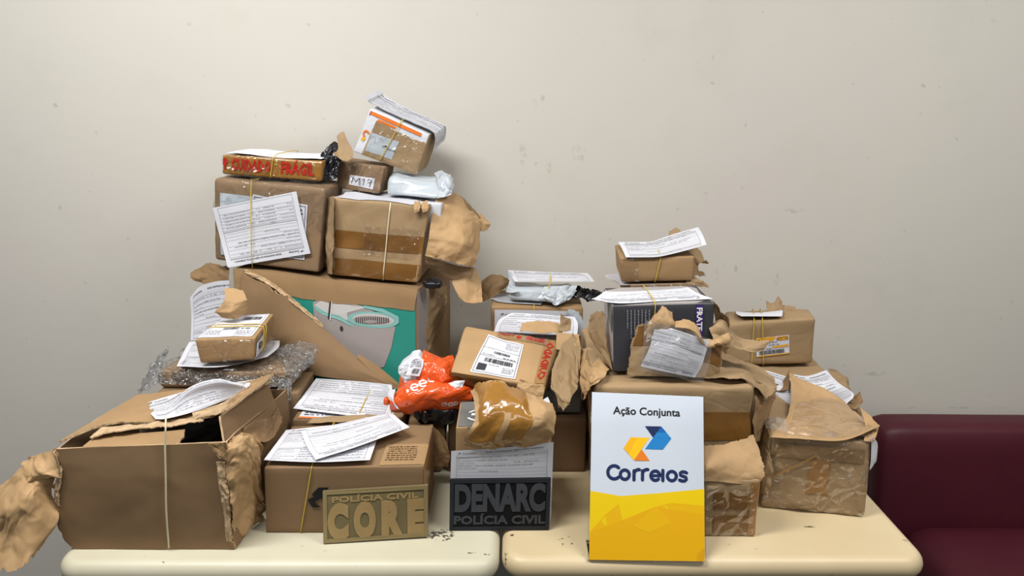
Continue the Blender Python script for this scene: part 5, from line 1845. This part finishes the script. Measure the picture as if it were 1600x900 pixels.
vpoly([(491, 470), (500, 466), (530, 468), (560, 474), (582, 480), (600, 500), (619, 508), (612, 540), (600, 570), (560, 575), (510, 540), (492, 500)], M['pic_grey'])
vpoly([(492, 475), (500, 484), (525, 489), (545, 498), (545, 486), (575, 478), (540, 470), (505, 467)], M['pic_pale'], .0002)
vpoly([(493, 474), (512, 486), (532, 490), (546, 500), (560, 508), (546, 505), (530, 496), (508, 490), (495, 482)], M['aqua'], .0004)
vpoly(ell(585, 497, 40, 12.5), M['aqua'], .0006)
vpoly(ell(585, 496.5, 32, 9), M['pic_pale'], .0008)
vpoly(ell(583, 497.5, 29, 6.5), M['pic_grey'], .0010)
for i in range(16):
    x = 558 + i * 3.3
    b_ = 6 * math.sqrt(max(0, 1 - ((x - 583) / 29) ** 2))
    vpoly([(x, 495 - b_ * .4), (x + 1.5, 495 - b_ * .4), (x + 1.5, 498 + b_), (x, 498 + b_)], M['pic_dark'], .0012)
vpoly([(518, 469), (521, 469), (517, 495), (514, 495)], M['pic_dark'], .0012)
vpoly([(521, 469), (522.2, 469), (518.4, 497), (517, 496)], M['white_print'], .0013)
vpoly(ell(535, 510, 2.5, 4), M['pic_dark'], .0012)
vpoly([(571, 475), (600, 480), (624, 492), (625, 498), (600, 486), (572, 479)], M['aqua'], .0011)
p.build('printed_picture', t25)
G = decal(V1, 'front', ((.0, -.002), (1.0, -.002), (.985, .145), (.0, .14)), .0024, (26, 4))
sheet('top_strip', jag(G, 'b', .15, 2), M['card_pale'], t25, .002)
sheet('end_panel', decal(V1, 'right', rect(0, .01, .30, .99), .0012, (8, 10)), M['silver_card'], t25, .0005, label='pale grey end panel')
G = loft(px([[(662, 452, .60), (678, 446, .66), (700, 447, .70)], [(660, 500, .58), (680, 490, .62), (696, 480, .67)], [(652, 552, .56), (668, 550, .59), (680, 530, .63)]]), 18, 20)
sheet('torn_wrapping', jag(crumple(G, .004, 16, 251), 'lr', .8, 3), M['kraft'], t25, .0008)
# big torn panel leaning out
G = loft(px([[(378, 430, .600), (383, 424, .598), (400, 440, .595), (412, 441, .59), (430, 455, .58), (446, 462, .575), (462, 478, .57), (490, 502, .555), (525, 530, .54), (560, 560, .525), (600, 588, .515), (624, 604, .505)],
             [(374, 445, .594), (380, 440, .592), (396, 470, .585), (406, 478, .58), (424, 495, .575), (440, 505, .565), (458, 520, .555), (488, 540, .53), (520, 556, .52), (556, 576, .51), (596, 596, .505), (624, 606, .502)],
             [(376, 470, .585), (384, 500, .575), (394, 520, .58), (405, 540, .575), (425, 555, .572), (445, 568, .56), (470, 580, .535), (500, 588, .51), (530, 592, .507), (562, 596, .505), (598, 603, .502), (624, 608, .500)]], ), 70, 18, even=False)
G = jag(crumple(G, .0010, 9, 252, .003), 't', .55, 11, 1.0)
sheet('torn_panel', G, M['card'], t25, .004, rim=M['card_edge'])
G = loft(px([[(383, 421, .600), (420, 438, .592), (462, 470, .572), (505, 507, .552)], [(383, 427, .596), (420, 445, .588), (460, 476, .568), (504, 512, .549)]]), 60, 4)
sheet('torn_layer', jag(crumple(G, .002, 30, 253), 'tb', 1.0, 9, 1.0), M['card_edge'], t25, .0012)
G = loft(px([[(560, 553, .527), (590, 572, .518), (622, 598, .507)], [(558, 559, .524), (588, 585, .514), (622, 603, .505)]]), 20, 4)
sheet('torn_layer', G, M['card_pale'], t25, .001)
strip(V1, 'front', rect(-.0, .0, .07, .9), M['kraft'], t25, off=.003)
G = loft(px([[(300, 425, .70), (322, 411, .70), (340, 413, .69), (358, 418, .68)], [(298, 432, .68), (320, 428, .67), (338, 424, .67), (358, 432, .655)], [(308, 440, .67), (325, 445, .655), (342, 440, .655), (358, 452, .645)]]), 24, 14)
sheet('torn_wrapping', jag(crumple(G, .004, 18, 254), 'tlb', .8, 6), M['kraft_dark'], t25, .0008)
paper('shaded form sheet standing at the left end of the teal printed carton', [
    [(297, 465, .64), (312, 448, .645), (336, 440, .64), (358, 438, .63)], [(299, 496, .63), (315, 488, .63), (336, 482, .625), (357, 478, .615)], [(298, 532, .60), (315, 530, .60), (335, 528, .60), (352, 524, .60)]], seed=25, H=120, W=150, m=M['paper_grey'])  # shade on this sheet is put into its greyer paper colour

# ---- 26. clear-film wrapped box on top of it
e1, e2 = V1.on(336, 406, .010), V1.on(498, 427, .010)
xl, xr = float(e1.y), float(e2.y)
X1 = Hex([e1, e2, P(508, 296, xr + .01), P(334, 279, xl + .01)], Vector((.006, .175, .002)), r=.008, dent=.003, wr=.0008, f=8, seed=26)
t26 = parcel('brown box in clear film with a form banded upside down on its front', X1, M['card_grey'])
X1b = Hex([V1.on(334, 407.5, .007), V1.on(501, 428.5, .007), P(512, 293, xr + .004), P(331, 276, xl + .004)], Vector((.006, .187, .003)), r=.012, dent=.004, wr=.003, f=10, g=16, seed=27)
X1b.build('clear_film', M['clear'], t26, seg=.011)
strip(X1, 'front', ((.06, .16), (.36, .17), (.36, .95), (.06, .92)), M['mailer'], t26, 'document_pouch', off=.002)
strip(X1, 'front', ((.36, .14), (.86, .20), (.86, .86), (.36, .86)), M['paper_grey'], t26, 'shipping_label', off=.002)
p = Print(Surf(decal(X1, 'front', ((.36, .14), (.86, .20), (.86, .86), (.36, .86)), .0026)), 100, 100)
p.frame(3, 3, 97, 97, .8, M['ink'])
for i in range(4):
    p.scribble(74, 12 + i * 6, 95, 3, M['ink'], 110 + i)
for i in range(8):
    p.rect(76 + (i % 4) * 4.5, 42 + (i // 4) * 18, 78.5 + (i % 4) * 4.5, 56 + (i // 4) * 18, M['black_ink'])
p.build('printed_label', t26)
band(X1, .36, .385, M['band_rubber'], t26, off=.017, top_off=.006)
paper('form sheet banded upside down and slantwise to the film-wrapped box', [
    [X1b.on(332, 325, .012, 'front'), X1b.on(398, 312, .009, 'front'), X1b.on(463, 299, .009, 'front')],
    [X1b.on(344, 372, .008, 'front'), X1b.on(410, 358, .007, 'front'), X1b.on(473, 348, .008, 'front')],
    [X1b.on(356, 418, .020, 'front'), X1b.on(420, 407, .009, 'front'), X1b.on(485, 396, .010, 'front')]], mode=None, nu=24, nv=20, seed=26, H=165, rot=180, wob=.001)

# ---- 27. flat parcel with red warning tape
zX = float(X1b.c[:, :, 1, 2].mean()) - T
e1, e2 = X1b.on(346, 272, .004), X1b.on(501, 284, .004)
yl_ = float(e1.y)
Y1 = Hex([e1, e2, P(503, 252, float(e2.y) + .002), P(346, 241, yl_ + .002)], Vector((.02, .14, .004)), r=.006, dent=.002, wr=.0008, seed=28)
t27 = parcel('flat parcel with red lettered warning tape, white sheet banded on top', Y1, M['tape_amber'])
p = Print(Surf(decal(Y1, 'front', rect(0, 0, 1, 1), .0016, (48, 14))), 250, 50)
p.text(24, 36, 1, 'CUIDADO', M['red_ink'], .035, w=102, h=27)
p.text(150, 36, 1, 'FRÁGIL', M['red_ink'], .035, w=84, h=27)
p.poly([(2, 10), (12, 8), (16, 18), (9, 30), (3, 26)], M['red_ink'])
p.rect(7, 28, 10, 38, M['red_ink'])
p.build('red_tape_lettering', t27)
strip(Y1, 'front', rect(0, 0, 1, 1), M['clear_tape'], t27, off=.0038, n=(48, 14))
band(Y1, .52, .50, M['band_rubber'], t27, off=.003, top_off=.008)
Gp = np.array([[Y1.face('top', u, v, .003 + .002 * math.sin(u * 9)) for u in np.linspace(.02, .97, 20)] for v in np.linspace(-.0, .9, 12)])
paper('blank white sheet banded on the flat parcel with red warning tape', Gp, seed=27, pr=False, wob=.0008)
G = loft(px([[(500, 250, yl_ + .02), (516, 226, yl_ + .03), (526, 222, yl_ + .04), (534, 232, yl_ + .04)], [(502, 262, yl_ - .01), (515, 250, yl_ - .0), (525, 250, yl_ + .01), (532, 258, yl_ + .01)], [(503, 282, yl_ - .012), (514, 282, yl_ - .005), (522, 280, yl_ + .0), (526, 276, yl_ + .005)]]), 22, 18)
setp(sheet('plastic_wrap', jag(crumple(G, .006, 26, 271), 'tr', .9, 5), M['black_plastic'], None, .001), 'crumpled black plastic wrap at the right end of the flat warning-taped parcel', 'plastic wrap')
G = loft(px([[(526, 212, .70), (536, 206, .70), (542, 218, .70)], [(528, 232, .68), (540, 236, .68), (552, 238, .68)], [(520, 240, .66), (536, 250, .66), (548, 252, .67)]]), 14, 14)
setp(sheet('paper_scrap', jag(crumple(G, .003, 18, 272), 't', .7, 5), M['kraft'], None, .0008), 'torn upright scrap of kraft paper left of the topmost parcel', 'paper scrap')

# ---- 28. kraft box with two brown tapes
e1, e2 = V1.on(518, 430, .008), V1.on(653, 443, .008)
wY = float(e2.y)
W1 = Hex(fr(e1, e2, P(672, 322, wY + .004), P(520, 310, float(e1.y) + .004)), Vector((.015, .20, .003)), r=.006, dent=.003, wr=.0025, f=9, g=14, seed=29)
t28 = parcel('kraft box with two wide brown tapes, torn open at its right', W1, M['kraft'])
strip(W1, 'front', rect(0, .40, 1, .62), M['tape'], t28, n=(16, 5))
strip(W1, 'front', rect(0, .76, 1, .995), M['tape'], t28, n=(16, 5))
sheet('clear_tape', decal(W1, 'front', rect(.35, .3, .95, .7), .0022), M['clear_tape'], t28, .0003)
tube('string', [W1.face('front', .60, k / 8, .0025) for k in range(9)], .0016, M['string'], t28, sub=1)
G = loft(px([[(511, 312, wY + .08), (516, 308, wY + .05), (522, 306, wY + .02)], [(508, 370, wY + .07), (513, 370, wY + .03), (520, 370, wY + .0)], [(509, 428, wY + .07), (513, 428, wY + .03), (518, 429, wY + .0)]]), 10, 20)
sheet('torn_wrapping', crumple(G, .003, 16, 281), M['kraft'], t28, .0008)
Gp = np.array([[W1.face('top', u, v, .002) for u in np.linspace(.0, .98, 12)] for v in np.linspace(.3, .98, 8)])
sheet('form_sheet', Gp, M['paper_grey'], t28, .0004)
Hx = Hex(fr(P(660, 348, wY + .03), P(688, 350, wY + .03), P(690, 318, wY + .03), P(662, 316, wY + .03)), Vector((.01, .10, 0)), r=.003, dent=0)
Hx.build('inner_box', M['mailer_white'], t28, label='white inner box showing through the tear')
for rows, mm_, sd, js in (
    ([[(682, 306, wY + .06), (700, 302, wY + .08), (712, 302, wY + .10), (735, 322, wY + .12), (752, 340, wY + .13)], [(674, 340, wY + .02), (700, 342, wY + .03), (725, 342, wY + .05), (740, 342, wY + .07), (754, 345, wY + .10)], [(670, 372, wY - .01), (700, 374, wY - .005), (725, 380, wY + .0), (738, 385, wY + .03), (748, 390, wY + .07)], [(664, 400, wY - .008), (692, 406, wY - .012), (718, 413, wY - .0), (732, 415, wY + .01), (743, 415, wY + .03)]], 'kraft_light', 1, 'rb'),
    ([[(735, 335, wY + .13), (750, 332, wY + .15), (764, 345, wY + .16)], [(740, 345, wY + .11), (752, 348, wY + .12), (766, 352, wY + .14)], [(744, 358, wY + .10), (755, 362, wY + .11), (764, 358, wY + .13)]], 'kraft_light', 2, 'tr'),
    ([[(712, 303, wY + .11), (728, 310, wY + .12), (742, 325, wY + .13), (752, 338, wY + .14)], [(714, 310, wY + .10), (728, 322, wY + .10), (740, 334, wY + .11), (750, 342, wY + .12)]], 'kraft_dark', 3, 't'),
    ([[(666, 404, wY + .00), (690, 408, wY + .02), (718, 416, wY + .03), (742, 418, wY + .04)], [(664, 412, wY + .01), (690, 416, wY + .02), (720, 428, wY + .03), (738, 430, wY + .04)], [(660, 418, wY + .02), (684, 422, wY + .02), (708, 440, wY + .03), (730, 442, wY + .04)]], 'kraft', 4, 'b'),
    ([[(712, 420, wY + .05), (730, 418, wY + .05), (745, 420, wY + .06)], [(706, 440, wY + .02), (728, 440, wY + .02), (752, 445, wY + .05)], [(718, 464, wY - .01), (735, 470, wY - .0), (754, 466, wY + .02)], [(732, 472, wY - .015), (742, 474, wY - .01), (754, 472, wY + .0)]], 'kraft_light', 5, 'rb')):
    sheet('torn_wrapping', jag(crumple(loft(px(rows), 30, 22, sharp=True), .0042, 12, 280 + sd, .002), js, .7, sd), M[mm_], t28, .0008)
for x in (648, 660):
    G = loft(px([[(x, 314, wY + .02), (x + 8, 313, wY + .02)], [(x - 2, 324, wY - .002), (x + 9, 324, wY - .002)], [(x + 1, 332, wY - .006), (x + 7, 330, wY - .006)]]), 8, 8)
    sheet('torn_wrapping', jag(crumple(G, .002, 30, x), 'bl', .8, x), M['kraft_light'], t28, .0006)
tk = thing('bundle_or_dark_fill', P(680, 440, .68), 'black lump standing in for the dark inside of the teal printed carton at its open top', 'bundle')
blob('wrapping', V1.on(677, 443, .014), .026, .022, .012, M['black_plastic'], tk, .004, 16, 6, n=18)  # black lump stands in for the shade inside the open carton top
G = loft(px([[(752, 440, .70), (768, 428, .72), (785, 430, .72), (796, 438, .72)], [(750, 455, .69), (766, 448, .68), (782, 445, .68), (792, 448, .69)], [(752, 472, .68), (764, 468, .67), (774, 462, .67), (786, 452, .68)]]), 24, 16)
setp(sheet('paper_scrap', jag(crumple(G, .004, 18, 291), 'trb', .8, 6), M['kraft_dark'], None, .0008), 'dark curled scrap of torn kraft left of the plastic mailer', 'paper scrap')

# ---- 30. on top: small box with a hand-written slip, grey mailer, topmost parcel
e1, e2 = W1.on(526, 294, .006), W1.on(592, 303, .006)
nzY = float(e2.y)
N19 = Hex(fr(e1, e2, P(600, 262, nzY + .002), P(527, 251, float(e1.y) + .002)), Vector((.012, .10, .002)), r=.004, dent=.0015, wr=.0006, seed=30)
t30 = parcel('small brown box with a handwritten white slip, under the topmost parcel', N19, M['card_grey'])
qd = ((.30, .44), (.86, .44), (.85, .86), (.29, .80))
strip(N19, 'front', qd, M['paper'], t30, 'handwritten_slip', off=.0014)
p = Print(Surf(decal(N19, 'front', qd, .0019)), 40, 20, off=.0004)
for pts in ([(4, 16), (6, 4)], [(6, 4), (11, 12)], [(11, 12), (16, 3.5)], [(16, 3.5), (18, 16.5)], [(21, 6), (24, 3.5), (23.5, 16)], [(35, 5), (31, 3.5), (28.5, 7), (31, 10), (35, 7.5), (35.5, 4.5), (34, 17)]):
    p.stroke(pts, 1.0, M['ink'])
p.build('handwriting', t30)
strip(N19, 'front', rect(0, 0, 1, 1), M['clear_tape'], t30, off=.0024)
e1, e2 = W1.on(602, 306, .008), W1.on(686, 312, .012)
gY2 = float(e1.y)
gm = Hex(fr(e1, e2, P(700, 285, gY2 + .01), P(606, 276, gY2 + .01)), [e1 + Vector((.008, .11, 0)), e2 + Vector((.008, .11, 0)), P(704, 275, gY2 + .11), P(614, 268, gY2 + .11)], r=.014, dent=.005, wr=.003, f=14, g=16, seed=31)
t31 = thing('plastic_mailer', P(650, 308, .65), 'pale grey plastic mailer lying under the topmost parcel', 'mailer')
gm.build('mailer_body', M['mailer'], t31, seg=.008)
G = loft(px([[(678, 270, .70), (692, 266, .70), (704, 274, .69)], [(684, 282, .64), (698, 280, .63), (709, 292, .63)], [(682, 308, .60), (695, 306, .60), (706, 302, .61)]]), 16, 16)
sheet('mailer_end', jag(crumple(G, .005, 22, 311), 'tr', .8, 3), M['mailer'], t31, .001)
tp = nzY + .025
Z1 = Hex(fr(P(552, 237, tp), P(650, 273, tp), P(671, 211, tp), P(578, 169, tp)), Vector((.018, .10, .012)), r=.004, dent=.0015, wr=.0008, seed=32)
t32 = parcel('tilted parcel at the very top of the left pile, half brown paper over white box', Z1, M['mailer_white'])
sheet('brown_wrapping', jag(decal(Z1, 'front', ((.16, .20), (1.0, .20), (1.0, 1.0), (.13, 1.0)), .0012, (20, 14)), 't', .7, 3), M['kraft'], t32, .0006)
sheet('brown_wrapping', decal(Z1, 'right', rect(0, 0, 1, 1), .0012), M['kraft'], t32, .0006)
p = Print(Surf(decal(Z1, 'front', rect(0, 0, 1, 1), .0010, (16, 10))), 170, 115)
p.rect(8, 4, 150, 13, M['orange_print'])
p.rect(30, 16, 80, 22, M['orange_print'])
p.rect(4, 4, 7, 16, M['red_ink'])
p.arc(14, 62, 7, 40, 250, 5, M['orange_print'])
p.poly([(8, 72), (18, 72), (15, 82), (6, 80)], M['yellow_print'])
p.build('printed_face', t32)
qd = ((.16, .46), (.60, .42), (.58, .86), (.16, .88))
strip(Z1, 'front', qd, M['mailer'], t32, 'label_slip', off=.002)
p = Print(Surf(decal(Z1, 'front', qd, .0026)), 70, 50)
arrows(p, 36, 20, 1.1, M['black_ink'])
p.text(48, 29, 8, 'Correios', M['ink'], .01)
p.build('printed_mark', t32)
strip(Z1, 'front', rect(.16, .2, 1, 1), M['clear_tape'], t32, off=.0032, n=(14, 10))
band(Z1, .52, .42, M['band_rubber'], t32, off=.005, top_off=.006)
us = [(-.17, .016), (-.10, .012), (-.03, .006), (.3, .005), (.6, .006), (.98, .006), (1.06, .0), (1.10, -.016), (1.12, -.034)]
G = loft([[Vector(Z1.tri(u, tt, 1) + Z1.ax[2] * (h_ + k_ * (1 if .0 < u < 1 else 2.2))) for u, h_ in us] for tt, k_ in ((1.12, .004), (.75, .002), (.4, .0), (.12, .001))], 34, 14)
paper('crumpled white sheet caught on top of the topmost parcel of the left pile', crumple(G, .0016, 16, 321), seed=28, H=100, wob=.001, m=M['paper_grey'])
